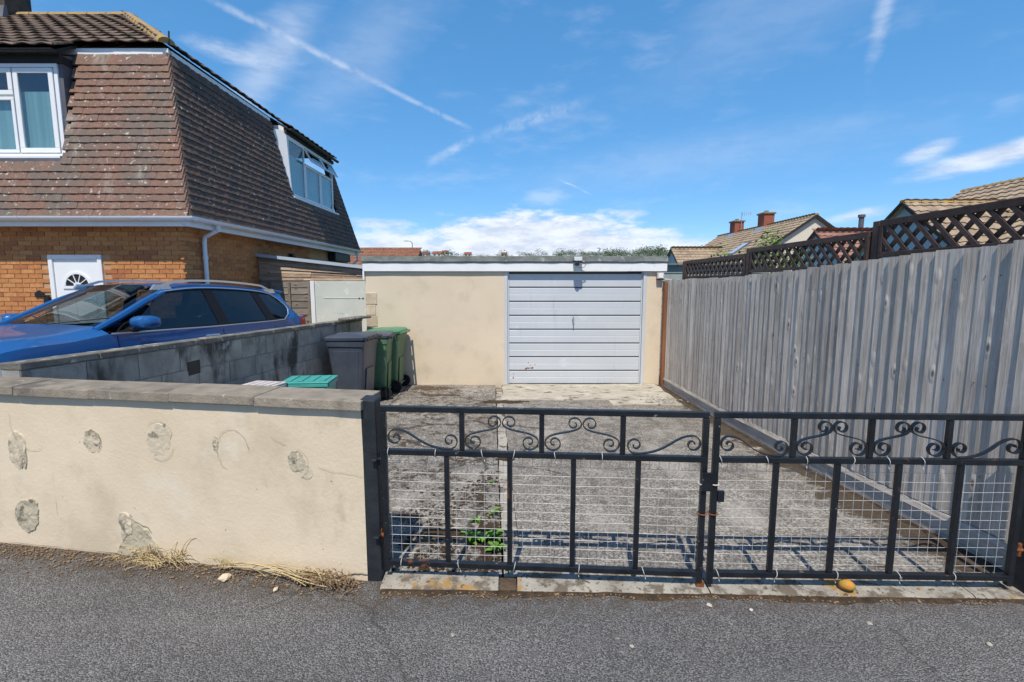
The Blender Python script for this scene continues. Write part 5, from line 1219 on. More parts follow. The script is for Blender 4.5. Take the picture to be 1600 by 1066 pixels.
# ---------------------------------------------------------------- blue car
def make_car():
    Mx = Matrix.Translation((-5.25, 3.87, .118)) @ Matrix.Rotation(R(77.1), 4, 'Z') @ Matrix.Rotation(R(2.2), 4, 'Y') @ Matrix.Diagonal((1.005, .94, .975, 1))
    T = thing('parked_car', 'metallic blue estate car with silver roof rails parked behind the block wall', 'car', (0, 0, 0)); T.matrix_basis = Mx
    ST = [  # x, bottom z, sill hw, mid hw, mid z, belt hw, belt z, top hw, top z, centre z
        (.00, .45, .50, .60, .60, .58, .76, .45, .80, .82), (.10, .30, .76, .82, .62, .78, .84, .60, .90, .93), (.42, .25, .85, .905, .66, .87, .98, .70, 1.03, 1.06),
        (.95, .24, .88, .912, .70, .885, 1.03, .74, 1.08, 1.115), (1.28, .24, .88, .912, .72, .885, 1.085, .76, 1.135, 1.175),
        (2.06, .24, .88, .912, .74, .875, 1.10, .655, 1.545, 1.635), (2.50, .24, .88, .912, .74, .875, 1.105, .645, 1.60, 1.675), (3.10, .24, .88, .912, .75, .873, 1.12, .635, 1.61, 1.685),
        (3.75, .24, .88, .91, .76, .868, 1.14, .615, 1.575, 1.655), (4.22, .26, .86, .895, .78, .855, 1.17, .585, 1.50, 1.605), (4.46, .30, .84, .875, .80, .84, 1.185, .66, 1.235, 1.27),
        (4.58, .34, .80, .845, .78, .80, 1.07, .70, 1.10, 1.12), (4.64, .42, .70, .74, .70, .70, .85, .55, .88, .90)]
    keys = [s[0] for s in ST]; brk = {4, 9}
    def at(x):
        for i in range(len(ST) - 1):
            if x <= keys[i + 1] + 1e-9:
                t = max(0, min(1, (x - keys[i]) / (keys[i + 1] - keys[i]))); out = [x]
                for k in range(1, 10):
                    a, b = ST[i][k], ST[i + 1][k]
                    if i in brk: out.append(a + (b - a) * t); continue
                    def slope(j):
                        if j == 0 or j == len(ST) - 1: return None
                        return (ST[j + 1][k] - ST[j - 1][k]) / (keys[j + 1] - keys[j - 1])
                    h = keys[i + 1] - keys[i]; lin = (b - a) / h
                    m0 = slope(i) if (i not in (5, 10) and i - 1 not in brk and slope(i) is not None) else lin
                    m1 = slope(i + 1) if (i + 1 not in brk and slope(i + 1) is not None) else lin
                    for_ = (2 * t ** 3 - 3 * t * t + 1) * a + (t ** 3 - 2 * t * t + t) * h * m0 + (-2 * t ** 3 + 3 * t * t) * b + (t ** 3 - t * t) * h * m1
                    out.append(for_)
                return out
        return list(ST[-1])
    def sec(x):
        _, zb, hs_, hm, zm, hb, zbl, ht, zt, zc = at(x)
        pts = [(hs_ * .90, zb), (hs_ * .985, zb + .10), (hm, (zb + zm) / 2 + .05), (hm, zm), ((hm + hb) / 2 + .006, (zm + zbl) / 2 + .04), (hb, zbl), (ht, zt), (ht * .965, zt + (zc - zt) * .42), (ht * .82, zt + (zc - zt) * .70), (ht * .45, zc - (zc - zt) * .07), (0, zc)]
        return pts
    xs = []
    for a, b in zip(keys, keys[1:]):
        n = max(2, int((b - a) / .09)); xs += [a + (b - a) * i / n for i in range(n)]
    xs.append(keys[-1])
    NP = 11; vs = []; fs = []
    for x in xs:
        p = sec(x); row = [(x, -y, z) for y, z in p] + [(x, y, z) for y, z in reversed(p[:-1])]; vs += row
    w = 2 * NP - 1; BI = 5      # belt index; index 5->6 is the side glass band, 6..10 the top
    for i in range(len(xs) - 1):
        xm = (xs[i] + xs[i + 1]) / 2
        for k in range(w - 1):
            q = k if k < NP - 1 else w - 2 - k
            if q == 5 and 1.28 < xm < 4.22: continue
            if q >= 6 and (1.28 < xm < 2.06 or 4.22 < xm < 4.46): continue
            r_ = .40
            if q <= 2 and any(abs(xm - cx_) < r_ for cx_ in (.93, 3.64)) and q <= 1: continue
            fs.append((i * w + k, i * w + k + 1, (i + 1) * w + k + 1, (i + 1) * w + k))
    fs += [tuple(range(w)), tuple((len(xs) - 1) * w + k for k in reversed(range(w)))]
    mb = MB(); mb.add(vs, fs); body = mb.build('body', MAT['blue'], T, smooth=True, local=True)
    def side(x, t, s, out=0.):
        p = sec(x); (y0, z0), (y1, z1) = p[5], p[6]; y = y0 + (y1 - y0) * t; z = z0 + (z1 - z0) * t
        return Vector((x, s * (y + out), z + out * .3))
    def strip(poly, s, out, thick):      # poly in (x, t)
        return MB().prism([side(x, t, s, out) for x, t in poly], (0, -s * thick, 0))
    def dens(poly, n=8):
        o = []
        for (a, b), (c, d) in zip(poly, poly[1:] + poly[:1]): o += [(a + (c - a) * i / n, b + (d - b) * i / n) for i in range(n)]
        return o
    def band(x0a, x1a, t0=0.03, t1=.97, n=10):
        return None
    for s in (-1, 1):
        def grid(name, mat, lo, hi, xl, xr, out, n=10, m=4, parent=T, thick=True):
            # quad grid between curves xl(t), xr(t)
            mb = MB(); g_ = []
            for j in range(m + 1):
                t = lo + (hi - lo) * j / m
                for i in range(n + 1): g_.append(side(xl(t) + (xr(t) - xl(t)) * i / n, t, s, out))
            mb.add(g_, [(j * (n + 1) + i, j * (n + 1) + i + 1, (j + 1) * (n + 1) + i + 1, (j + 1) * (n + 1) + i) for j in range(m) for i in range(n)])
            return mb.build(name, mat, parent, smooth=True, local=True)
        grid('side_window', MAT['carglass'], .05, .95, lambda t: 1.50 + .62 * t * t * .9, lambda t: 2.70 - .06 * t, -.004)
        grid('side_window', MAT['carglass'], .05, .95, lambda t: 2.86 - .07 * t, lambda t: 3.60 - .10 * t, -.004)
        grid('quarter_window', MAT['carglass'], .07, .93, lambda t: 3.76 - .12 * t, lambda t: 3.90 + .26 * math.sin(math.pi * min(1, .12 + t * .75)), -.004)
        grid('door_pillar', MAT['interior'], .0, 1., lambda t: 2.695 - .06 * t, lambda t: 2.865 - .07 * t, .001, 2)
        grid('door_pillar', MAT['interior'], .0, 1., lambda t: 3.595 - .10 * t, lambda t: 3.765 - .12 * t, .001, 2)
        grid('rear_pillar', MAT['blue'], .0, 1., lambda t: 3.895 + .26 * math.sin(math.pi * min(1, .12 + t * .75)), lambda t: 4.225, .0, 6, 8)
        grid('window_seal', MAT['interior'], -.0, .055, lambda t: 1.36, lambda t: 3.92, .0015, 20, 1); grid('window_seal', MAT['interior'], .945, 1.0, lambda t: 2.02, lambda t: 3.92, .0015, 16, 1)
        grid('mirror_sail', MAT['interior'], .0, .98, lambda t: 1.30 + .70 * t, lambda t: 1.515 + .60 * t * t * .93, .0, 3)
        low = [side(1.30 + (3.95 - 1.30) * i / 24, -.015, s, .006) for i in range(25)] + [side(4.10, .18, s, .008), side(4.17, .40, s, .008), side(4.15, .62, s, .008), side(4.05, .85, s, .008), side(3.92, .985, s, .008)]
        top = [side(3.92 - (3.92 - 2.06) * i / 16, 1.0, s, .008) for i in range(1, 17)] + [side(2.06 - .74 * i / 8, 1.0, s, .012) for i in range(1, 9)]
        MB().tube(low + top, .010, 6).build('window_trim', MAT['chrome'], T, smooth=True, local=True)
        MB().tube([side(1.24, 1.0, s, -.01), side(1.5, 1.0, s, -.008), side(1.8, 1.0, s, -.008), side(2.1, 1.0, s, -.02)], [.035, .04, .042, .04], 8).build('front_pillar', MAT['blue'], T, smooth=True, local=True)
        # roof rail
        pts = []
        for i in range(25):
            x = 2.02 + (4.02 - 2.02) * i / 24; p = sec(max(x, 2.06)); lift = min(1, i / 3.0, (24 - i) / 3.0); pts.append((x, s * (p[7][0] - .01), p[7][1] + .012 + .055 * lift))
        rl = MB().ribbon(pts, (0, 1, 0), .026, .035).build('roof_rail', MAT['chrome'], T, smooth=True, local=True)
        for x in (2.10, 3.95):
            p = sec(x); MB().hexa([(x - .14, s * (p[7][0] - .01) - .018, p[7][1] - .02), (x + .14, s * (p[7][0] - .01) - .018, p[7][1] - .02), (x + .14, s * (p[7][0] - .01) + .018, p[7][1] - .02), (x - .14, s * (p[7][0] - .01) + .018, p[7][1] - .02),
                                   (x - .09, s * (p[7][0] - .01) - .015, p[7][1] + .045), (x + .09, s * (p[7][0] - .01) - .015, p[7][1] + .045), (x + .09, s * (p[7][0] - .01) + .015, p[7][1] + .045), (x - .09, s * (p[7][0] - .01) + .015, p[7][1] + .045)]).build('rail_foot', MAT['chrome'], rl, local=True)
        # mirror
        mx = 1.56; my = 1.02
        mv = []
        rings = [(-.10, .35), (-.08, .75), (-.03, .97), (.03, 1.0), (.075, .9), (.082, .86)]
        k = 14
        for dx, r in rings:
            for a in range(k): an = 2 * math.pi * a / k; c_, s_ = math.cos(an), math.sin(an); mv.append((mx + dx + .02 * c_, s * (my + .125 * r * math.copysign(abs(c_) ** .6, c_)), 1.20 + .075 * r * math.copysign(abs(s_) ** .7, s_) + .0 * c_))
        mo = MB().add(mv, [tuple(reversed(range(k)))] + [(r * k + a, r * k + (a + 1) % k, (r + 1) * k + (a + 1) % k, (r + 1) * k + a) for r in range(len(rings) - 1) for a in range(k)] + [tuple((len(rings) - 1) * k + a for a in range(k))]).build('door_mirror', MAT['blue'], T, smooth=True, local=True)
        MB().hexa([(mx - .06, s * .86, 1.105), (mx + .05, s * .86, 1.105), (mx + .05, s * 1.06, 1.115), (mx - .06, s * 1.06, 1.115), (mx - .06, s * .86, 1.14), (mx + .05, s * .86, 1.14), (mx + .05, s * 1.06, 1.14), (mx - .06, s * 1.06, 1.14)]).build('mirror_base', MAT['black'], mo, bevel=.01, local=True)
        # tail lamp wrapping the corner, door seams and handles
        def skin(x, z, o=.004):
            p = sec(x)
            for (y0, z0), (y1, z1) in zip(p, p[1:]):
                if z0 <= z <= z1 + 1e-6 and z1 > z0: return Vector((x, s * (y0 + (y1 - y0) * (z - z0) / (z1 - z0) + o), z))
            return Vector((x, s * (p[5][0] + o), z))
        mb = MB(); gl = [skin(4.34 + .24 * i / 5 + .05 * (1 - j / 4) * 0, 1.03 + .18 * j / 4 - .02 * (5 - i) / 5) for j in range(5) for i in range(6)]
        mb.add(gl, [(j * 6 + i, j * 6 + i + 1, j * 6 + 7 + i, j * 6 + 6 + i) for j in range(4) for i in range(5)]); mb.build('tail_lamp', MAT['taillight'], T, smooth=True, local=True)
        mb = MB(); gl = [skin(.10 + .40 * i / 5, .72 + .11 * j / 3 + .05 * i / 5, .006) for j in range(4) for i in range(6)]
        mb.add(gl, [(j * 6 + i, j * 6 + i + 1, j * 6 + 7 + i, j * 6 + 6 + i) for j in range(3) for i in range(5)]); mb.build('headlight', MAT['headlight'], T, smooth=True, local=True)
        for x in (1.36, 2.74, 3.72): MB().tube([skin(x + .0, z, .0) for z in [.36 + .1 * i for i in range(8)]], .005, 5).build('door_seam', MAT['interior'], T, local=True)
        for x in (2.45, 3.45):
            MB().tube([skin(x, .985, .012), skin(x + .10, .99, .024), skin(x + .2, .99, .012)], .014, 8).build('door_handle', MAT['chrome'], T, smooth=True, local=True)
        for x in (.93, 3.64):
            wobj = MB().tube([(x, s * .68, .355), (x, s * .70, .355), (x, s * .87, .355), (x, s * .89, .355)], [.30, .355, .355, .31], 28).build('wheel', MAT['rubber'], T, smooth=True, local=True)
            rm = MB().tube([(x, s * .88, .355), (x, s * .896, .355)], .235, 24); 
            rm.build('rim', MAT['alloy'], wobj, smooth=True, local=True)
            for a in range(5): MB().bar((x, s * .90, .355), (x + .22 * math.cos(R(72 * a)), s * .905, .355 + .22 * math.sin(R(72 * a))), .05, .012, (0, 1, 0)).build('spoke', MAT['alloy'], wobj, local=True)
            MB().tube([(x + .40 * math.cos(R(a)), s * .895, .345 + .40 * math.sin(R(a))) for a in range(-10, 191, 20)], .03, 6).build('arch_trim', MAT['black'], T, smooth=True, local=True)
    # windscreen and rear glass
    for nm, x0, x1, mt in (('windscreen', 1.28, 2.06, 'screen'), ('rear_window', 4.22, 4.46, 'carglass')):
        g_ = []; n = 10
        for i in range(n + 1):
            p = sec(x0 + (x1 - x0) * i / n)[6:]; row = [(x0 + (x1 - x0) * i / n, -y, z - .003) for y, z in p] + [(x0 + (x1 - x0) * i / n, y, z - .003) for y, z in reversed(p[:-1])]; g_ += row
        w2 = len(row); MB().add(g_, [(i * w2 + k, i * w2 + k + 1, (i + 1) * w2 + k + 1, (i + 1) * w2 + k) for i in range(n) for k in range(w2 - 1)]).build(nm, MAT[mt], T, smooth=True, local=True)
    MB().hexa([(4.12, -.50, 1.60), (4.30, -.50, 1.565), (4.30, .50, 1.565), (4.12, .50, 1.60), (4.12, -.50, 1.635), (4.42, -.47, 1.60), (4.42, .47, 1.60), (4.12, .50, 1.635)]).build('spoiler', MAT['blue'], T, bevel=.012, local=True)
    # cabin
    MB().box(1.2, 4.3, -.80, .80, .30, .36).build('floor', MAT['interior'], T, local=True)
    MB().hexa([(1.32, -.74, .6), (1.75, -.74, .6), (1.75, .74, .6), (1.32, .74, .6), (1.34, -.72, 1.10), (1.70, -.72, 1.07), (1.70, .72, 1.07), (1.34, .72, 1.10)]).build('dashboard', MAT['interior'], T, bevel=.03, local=True)
    for s in (-1, 1): MB().box(1.4, 4.2, s * .80 - .02, s * .80 + .02, .37, 1.06).build('door_trim', MAT['interior'], T, local=True)
    q = []
    for i in range(20): a = 2 * math.pi * i / 20; q.append((1.86 + .07 * math.sin(a), -.37 + .18 * math.cos(a), 1.02 + .165 * math.sin(a)))
    MB().tube(q + [q[0]], .016, 8, cap=False).build('steering_wheel', MAT['interior'], T, smooth=True, local=True)
    for x, y in ((2.35, -.37), (2.35, .37), (3.2, -.42), (3.2, .0), (3.2, .42)):
        st_ = MB().hexa([(x - .02, y - .22, .5), (x + .14, y - .22, .5), (x + .14, y + .22, .5), (x - .02, y + .22, .5), (x + .18, y - .19, 1.18), (x + .28, y - .19, 1.18), (x + .28, y + .19, 1.18), (x + .18, y + .19, 1.18)]).build('seat', MAT['interior'], T, bevel=.04, local=True)
        MB().obox((x + .27, y, 1.29), (.09, .24, .17)).build('headrest', MAT['interior'], st_, bevel=.03, local=True)
    for s in (-1, 1): MB().tube([(1.22 + .03 * s, s * .05 - .1, 1.185), (1.40, s * .45 - .1, 1.235), (1.45, s * .6 - .1, 1.25)], .008, 5).build('wiper', MAT['black'], T, local=True)
    return T


make_car()

# ---------------------------------------------------------------- bungalows beyond the fence
def gable_house(name, label, x_ridge, half, y0, y1, z_eave, z_ridge, wallm, tilem, wing=None, wing_tile=None, chimneys=(), pick=False, group='bungalows beyond the fence', velux=(), gauge=.34, tw=.30):
    """main ridge along y; a cross wing reaches towards -x"""
    T = thing(name, label, 'house', (x_ridge, (y0 + y1) / 2, -.4), 0, group)
    xl, xr = x_ridge - half, x_ridge + half
    wl = MB().prism([(xl + .25, y0 + .1, -.6), (xr - .25, y0 + .1, -.6), (xr - .25, y0 + .1, z_eave), (x_ridge, y0 + .1, z_ridge - .12), (xl + .25, y0 + .1, z_eave)], (0, y1 - y0 - .2, 0)).build('wall', MAT[wallm], T)
    wv = wave_tile_mb(tw, gauge + .06, .02, .03, 6, .035)
    def slope(P0, U, V, N, a, b, pk, nm='roof'):
        Vv = Vector(V); L = Vv.length
        base = MB(); P0_ = Vector(P0); Nn = Vector(N).normalized(); Uu = Vector(U)
        base.add([P0_ + Uu * a(0) - Nn * .02, P0_ + Uu * b(0) - Nn * .02, P0_ + Vv + Uu * b(L) - Nn * .02, P0_ + Vv + Uu * a(L) - Nn * .02, P0_ + Uu * a(0) - Nn * .08, P0_ + Uu * b(0) - Nn * .08, P0_ + Vv + Uu * b(L) - Nn * .08, P0_ + Vv + Uu * a(L) - Nn * .08], [(0, 1, 2, 3), (7, 6, 5, 4), (0, 4, 5, 1), (1, 5, 6, 2), (2, 6, 7, 3), (3, 7, 4, 0)])
        rf = base.build(nm, MAT[tilem if nm == 'roof' else (wing_tile or tilem)], T)
        lay(rf, wv, MAT[tilem if nm == 'roof' else (wing_tile or tilem)], 'roof_tile', P0, U, Vv, N, gauge, tw, int(L / gauge) + 1, lambda v: (a(v), b(v)), None, (lambda u, v: True) if pk else None, stagger=False, jit=.5, limit=150)
        return rf
    dz = z_ridge - z_eave; ov = .15 * dz / half
    rf = slope((xl, 0, z_eave), (0, 1, 0), (half, 0, dz), (-dz, 0, half), lambda v: y0 - .05, lambda v: y1 + .05, pick)
    slope((xr, 0, z_eave), (0, 1, 0), (-half, 0, dz), (dz, 0, half), lambda v: y0 - .05, lambda v: y1 + .05, False)
    ridge((x_ridge, y0 - .05, z_ridge), (x_ridge, y1 + .05, z_ridge), .12, .45, rf, 'lichen' if tilem == 'buff' else tilem)
    for s in (-1, 1):
        a_ = Vector((x_ridge + s * half, y0 - .06, z_eave - .03)); b_ = Vector((x_ridge, y0 - .06, z_ridge - .03)); MB().bar(a_, b_, .04, .12, (0, 0, 1)).build('verge_board', MAT['darktimber' if wallm == 'creamwall' else 'lead'], T)
    if wing:
        wy, wh_, wx0, wze, wzr = wing     # centre y, half width, -x end, eave z, ridge z
        wx1 = x_ridge - half * (z_ridge - wzr) / dz
        MB().prism([(wx0 + .08, wy - wh_ + .2, -.6), (wx0 + .08, wy + wh_ - .2, -.6), (wx0 + .08, wy + wh_ - .2, wze + .1), (wx0 + .08, wy, wzr - .1), (wx0 + .08, wy - wh_ + .2, wze + .1)], (wx1 - wx0 - .4, 0, 0)).build('wing_wall', MAT['bluegrey'], T)
        wd = wzr - wze; xe = lambda v, L: wx1 - (wx1 - (xl if wze < z_eave else x_ridge - half * (z_ridge - wze) / dz)) * (1 - v / L)
        Lw = math.hypot(wh_, wd)
        wr = slope((0, wy - wh_, wze), (1, 0, 0), (0, wh_, wd), (0, -wd, wh_), lambda v: wx0 - .05, lambda v: xe(v, Lw), pick, 'wing_roof')
        slope((0, wy + wh_, wze), (1, 0, 0), (0, -wh_, wd), (0, wd, wh_), lambda v: wx0 - .05, lambda v: xe(v, Lw), False, 'wing_roof')
        ridge((wx0 - .05, wy, wzr), (wx1, wy, wzr), .11, .45, wr, 'lichen' if (wing_tile or tilem) == 'buff' else (wing_tile or tilem))
        for s in (-1, 1): MB().bar((wx0 - .07, wy + s * wh_, wze - .02), (wx0 - .07, wy, wzr - .02), .03, .10, (0, 0, 1)).build('verge_board', MAT['darktimber'], T)
        w_ = MB().box(wx0 - .0, wx0 + .075, wy - .6, wy + .6, wze - 1.2, wze - .2).build('window', MAT['white'], T)
        MB().box(wx0 - .01, wx0 - .002, wy - .5, wy + .5, wze - 1.1, wze - .3).build('pane', MAT['black'], w_)
    for y, zt in chimneys:
        c = MB().box(x_ridge - .33, x_ridge + .33, y - .42, y + .42, z_ridge - .45, zt).build('chimney', MAT['redbrick'], rf); MB().box(x_ridge - .41, x_ridge + .41, y - .5, y + .5, zt + .003, zt + .12).build('chimney_cap', MAT['coping'], c, bevel=.03)
        MB().tube([(x_ridge, y, zt + .12), (x_ridge, y, zt + .26)], .13, 10).build('chimney_pot', MAT['coping'], c, smooth=True)
        MB().hexa([(x_ridge - .75, y - .55, z_ridge - .62), (x_ridge - .3, y - .55, z_ridge - .28), (x_ridge - .3, y + .55, z_ridge - .28), (x_ridge - .75, y + .55, z_ridge - .62), (x_ridge - .75, y - .55, z_ridge - .50), (x_ridge - .33, y - .55, z_ridge - .03), (x_ridge - .33, y + .55, z_ridge - .03), (x_ridge - .75, y + .55, z_ridge - .50)]).build('flashing', MAT['steel'], c)
    for y, f0, f1 in velux:
        p = lambda f, yy, o: (xl + half * f - o * dz / math.hypot(dz, half), yy, z_eave + dz * f + o * half / math.hypot(dz, half))
        v_ = MB().hexa([p(f0, y - .4, .02), p(f0, y + .4, .02), p(f1, y + .4, .02), p(f1, y - .4, .02), p(f0, y - .4, .12), p(f0, y + .4, .12), p(f1, y + .4, .12), p(f1, y - .4, .12)]).build('roof_window', MAT['lead'], rf)
        MB().hexa([p(f0 + .03, y - .32, .121), p(f0 + .03, y + .32, .121), p(f1 - .03, y + .32, .121), p(f1 - .03, y - .32, .121), p(f0 + .03, y - .32, .13), p(f0 + .03, y + .32, .13), p(f1 - .03, y + .32, .13), p(f1 - .03, y - .32, .13)]).build('pane', MAT['headlight'], v_)
    return T


gable_house('bungalow', 'buff tiled bungalow with two red chimneys, roof windows and a cream gable', 16.75, 4.7, 27.4, 40.1, 2.15, 5.35, 'creamwall', 'buff', (35.0, 2.1, 11.3, 2.6, 4.05), 'buff', ((37.0, 6.1), (32.8, 6.1)), velux=((31.2, .36, .62), (35.6, .36, .62)))
gable_house('bungalow', 'buff tiled bungalow with a blue grey cross wing, its roof rising above the near trellis', 17.0, 5.2, 7.0, 18.8, 1.9, 5.05, 'bluegrey', 'buff', (15.3, 2.4, 12.0, 2.3, 4.08), 'buff', pick=True)
gable_house('annex', 'low red brown tiled annex with a blue grey gable in front of the cream gable', 19.5, 2.0, 21.2, 26.2, 2.4, 3.9, 'bluegrey', 'pinktile', (23.7, 2.3, 14.5, 2.4, 4.06), 'pinktile')
aer = thing('tv_aerial', 'thin television aerial standing between the two red chimneys', 'aerial', (16.75, 36.3, 5.3))
MB().tube([(16.75, 36.3, 5.25), (16.75, 36.3, 6.75)], .022, 6).build('mast', MAT['steel'], aer); MB().tube([(16.75, 36.3, 6.6), (17.5, 36.3, 6.68)], .016, 5).build('boom', MAT['steel'], aer)
for i in range(5): MB().tube([(16.8 + .15 * i, 36.3, 6.45 + .02 * i), (16.8 + .15 * i, 36.3, 6.82)], .01, 4).build('element', MAT['steel'], aer)
fl = thing('flue_pipe', 'dark flue pipe rising beside the cream gable', 'flue', (19.3, 26.9, 2)); MB().tube([(18.9, 26.9, 2.5), (18.9, 26.9, 5.15)], .13, 10).build('pipe', MAT['lead'], fl, smooth=True); MB().tube([(18.9, 26.9, 5.16), (18.9, 26.9, 5.3)], .18, 10).build('cowl', MAT['lead'], fl, smooth=True)
# green grey boarded shed beside the garage
sh_ = thing('boarded_shed', 'green grey boarded shed wall between the garage and the trellis', 'shed', (3.9, 10.1, -.25))
for i in range(14): MB().hexa([(2.86, 9.985, -.3 + .165 * i), (5.2, 9.985, -.3 + .165 * i), (5.2, 10.02, -.3 + .165 * i), (2.86, 10.02, -.3 + .165 * i), (2.86, 10.0, -.14 + .165 * i), (5.2, 10.0, -.14 + .165 * i), (5.2, 10.02, -.14 + .165 * i), (2.86, 10.02, -.14 + .165 * i)]).build('board', MAT['cladding'], sh_)
MB().box(2.86, 5.2, 10.022, 12.2, -.3, 2.0).build('wall', MAT['cladding'], sh_); MB().hexa([(2.80, 9.9, 2.012), (5.3, 9.9, 2.012), (5.3, 12.3, 2.1), (2.80, 12.3, 2.1), (2.80, 9.9, 2.04), (5.3, 9.9, 2.04), (5.3, 12.3, 2.13), (2.80, 12.3, 2.13)]).build('roof', MAT['felt'], sh_)
MB().tube([(2.70, 9.2, 1.82), (3.1, 9.95, 1.72), (3.5, 9.96, 1.70)], .008, 5).build('cable', MAT['white'], sh_)

# ---------------------------------------------------------------- plants
def leafblob(mb, c, rad, n, size, rnd, flat=1.0):
    c = Vector(c)
    for _ in range(n):
        d = Vector((rnd.gauss(0, 1), rnd.gauss(0, 1), rnd.gauss(0, 1))).normalized() * (rnd.random() ** .4)
        p = c + Vector((d.x * rad[0], d.y * rad[1], d.z * rad[2])); u = Vector((rnd.uniform(-1, 1), rnd.uniform(-1, 1), rnd.uniform(-.6, .6))).normalized(); v = u.cross(Vector((rnd.uniform(-1, 1), rnd.uniform(-1, 1), 1)).normalized()).normalized(); s = size * rnd.uniform(.6, 1.3)
        mb.add([p - u * s, p - v * s * .5, p + u * s, p + v * s * .5], [(0, 1, 2, 3)])


def shrub(label, c, rad, n, size, mat='shrub', seed=1, group=None):
    rnd = random.Random(seed); T = thing('shrub', label, 'shrub', c, 0, group); mb = MB()
    for k in range(10): leafblob(mb, (c[0] + rnd.uniform(-.6, .6) * rad[0], c[1] + rnd.uniform(-.6, .6) * rad[1], c[2] + rad[2] * rnd.uniform(.8, 1.85)), (rad[0] * .5, rad[1] * .5, rad[2] * .45), n // 10, size, rnd)
    mb.build('foliage', MAT[mat], T)
    mb = MB()
    for k in range(6): mb.tube([(c[0], c[1], c[2]), (c[0] + rnd.uniform(-.3, .3) * rad[0], c[1] + rnd.uniform(-.3, .3) * rad[1], c[2] + rad[2] * .8), (c[0] + rnd.uniform(-.7, .7) * rad[0], c[1] + rnd.uniform(-.7, .7) * rad[1], c[2] + rad[2] * 1.5)], [.03, .02, .006], 5)
    mb.build('stem', MAT['stem'], T); return T


shrub('rounded green garden shrub with a few pink blooms behind the middle trellis', (8.0, 15.0, -.25), (.9, .8, 1.62), 2200, .055, seed=3)
shrub('light green shrub behind the trellis beside the blooming shrub', (9.4, 16.5, -.25), (.9, .8, 1.6), 1800, .055, seed=4)
shrub('small dark green shrub behind the trellis by the shed', (6.0, 13.6, -.25), (.8, .7, 1.35), 1500, .055, seed=5)


def weed(label, c, n, ln, seed):
    rnd = random.Random(seed); T = thing('weed', label, 'weed', c, 0, 'green weeds in the concrete joint')
    for k in range(n):
        a = 2 * math.pi * k / n + rnd.uniform(-.3, .3); L = ln * rnd.uniform(.45, 1.25); w = L * rnd.uniform(.12, .24); up = rnd.uniform(.2, 1.15); mb = MB(); vs = []
        m = 6
        for i in range(m + 1):
            t = i / m; r = L * t; z = L * up * math.sin(t * 2.2) * .8; ww_ = w * math.sin(math.pi * min(1, t * .85 + .12)) * (1 + .25 * (i % 2)) + .001
            x, y = math.cos(a) * r, math.sin(a) * r; px_, py_ = -math.sin(a) * ww_, math.cos(a) * ww_
            vs += [(x - px_, y - py_, z + .004 * (1 + i % 2)), (x, y, z - .003), (x + px_, y + py_, z + .004 * (1 + i % 2))]
        mb.add(vs, [(3 * i + j, 3 * i + j + 1, 3 * i + 4 + j, 3 * i + 3 + j) for i in range(m) for j in (0, 1)]); mb.build('leaf', MAT['leaf'], T, local=True)
    MB().tube([(0, 0, -.02), (0, 0, .02)], .006, 6).build('crown', MAT['leaf'], T, local=True)
    return T


weed('broad leafy green weed, the biggest in the drive joint', (-.16, 2.99, gz(3) + .004), 24, .10, 1); weed('leafy green weed tucked in front of the biggest weed', (-.10, 2.86, gz(2.86) + .004), 14, .06, 2); weed('sprawling green weed to the wall side of the biggest weed', (-.27, 2.97, gz(2.97) + .004), 16, .065, 3)
weed('small green weed sprouting behind the biggest weed', (-.25, 3.28, gz(3.28) + .004), 8, .05, 4); weed('small green weed sitting on the cement joint behind the others', (-.14, 3.40, gz(3.4) + .006), 9, .055, 5); weed('tiny green weed by the brick in the threshold', (-.02, 2.585, .028), 6, .03, 6); weed('tiny green weed half way up the cement joint', (-.175, 4.05, gz(4.05) + .006), 6, .035, 7)


def straw_tuft(label, c, n, ln, seed, lean=(0, -1), mat='straw', group='dry grass at the foot of the cream wall', lift=.8):
    rnd = random.Random(seed); T = thing('dry_grass', label, 'dry grass', c, 0, group); mb = MB()
    for k in range(n):
        a = rnd.uniform(-1.5, 1.5) + math.atan2(lean[1], lean[0]); L = ln * rnd.uniform(.4, 1.25); b = Vector((rnd.uniform(-.05, .05), rnd.uniform(-.02, .01), 0)); up = rnd.uniform(.2, 1.) * lift; pts = []
        for i in range(7):
            t = i / 6; kx = rnd.uniform(-.006, .006); pts.append(b + Vector((math.cos(a + .9 * t * (k % 3 - 1)) * L * t * .8 + kx, math.sin(a) * L * t * .55, L * up * math.sin(t * 2.5) * .85 + .004)))
        mb.tube(pts, [.0022, .002, .002, .0018, .0015, .001, .0006], 4)
    mb.build('blades', MAT[mat], T, local=True); MB().tube([(-.03, 0, -.01), (.03, 0, .008)], .008, 5).build('root', MAT['dead'], T, local=True)
    return T


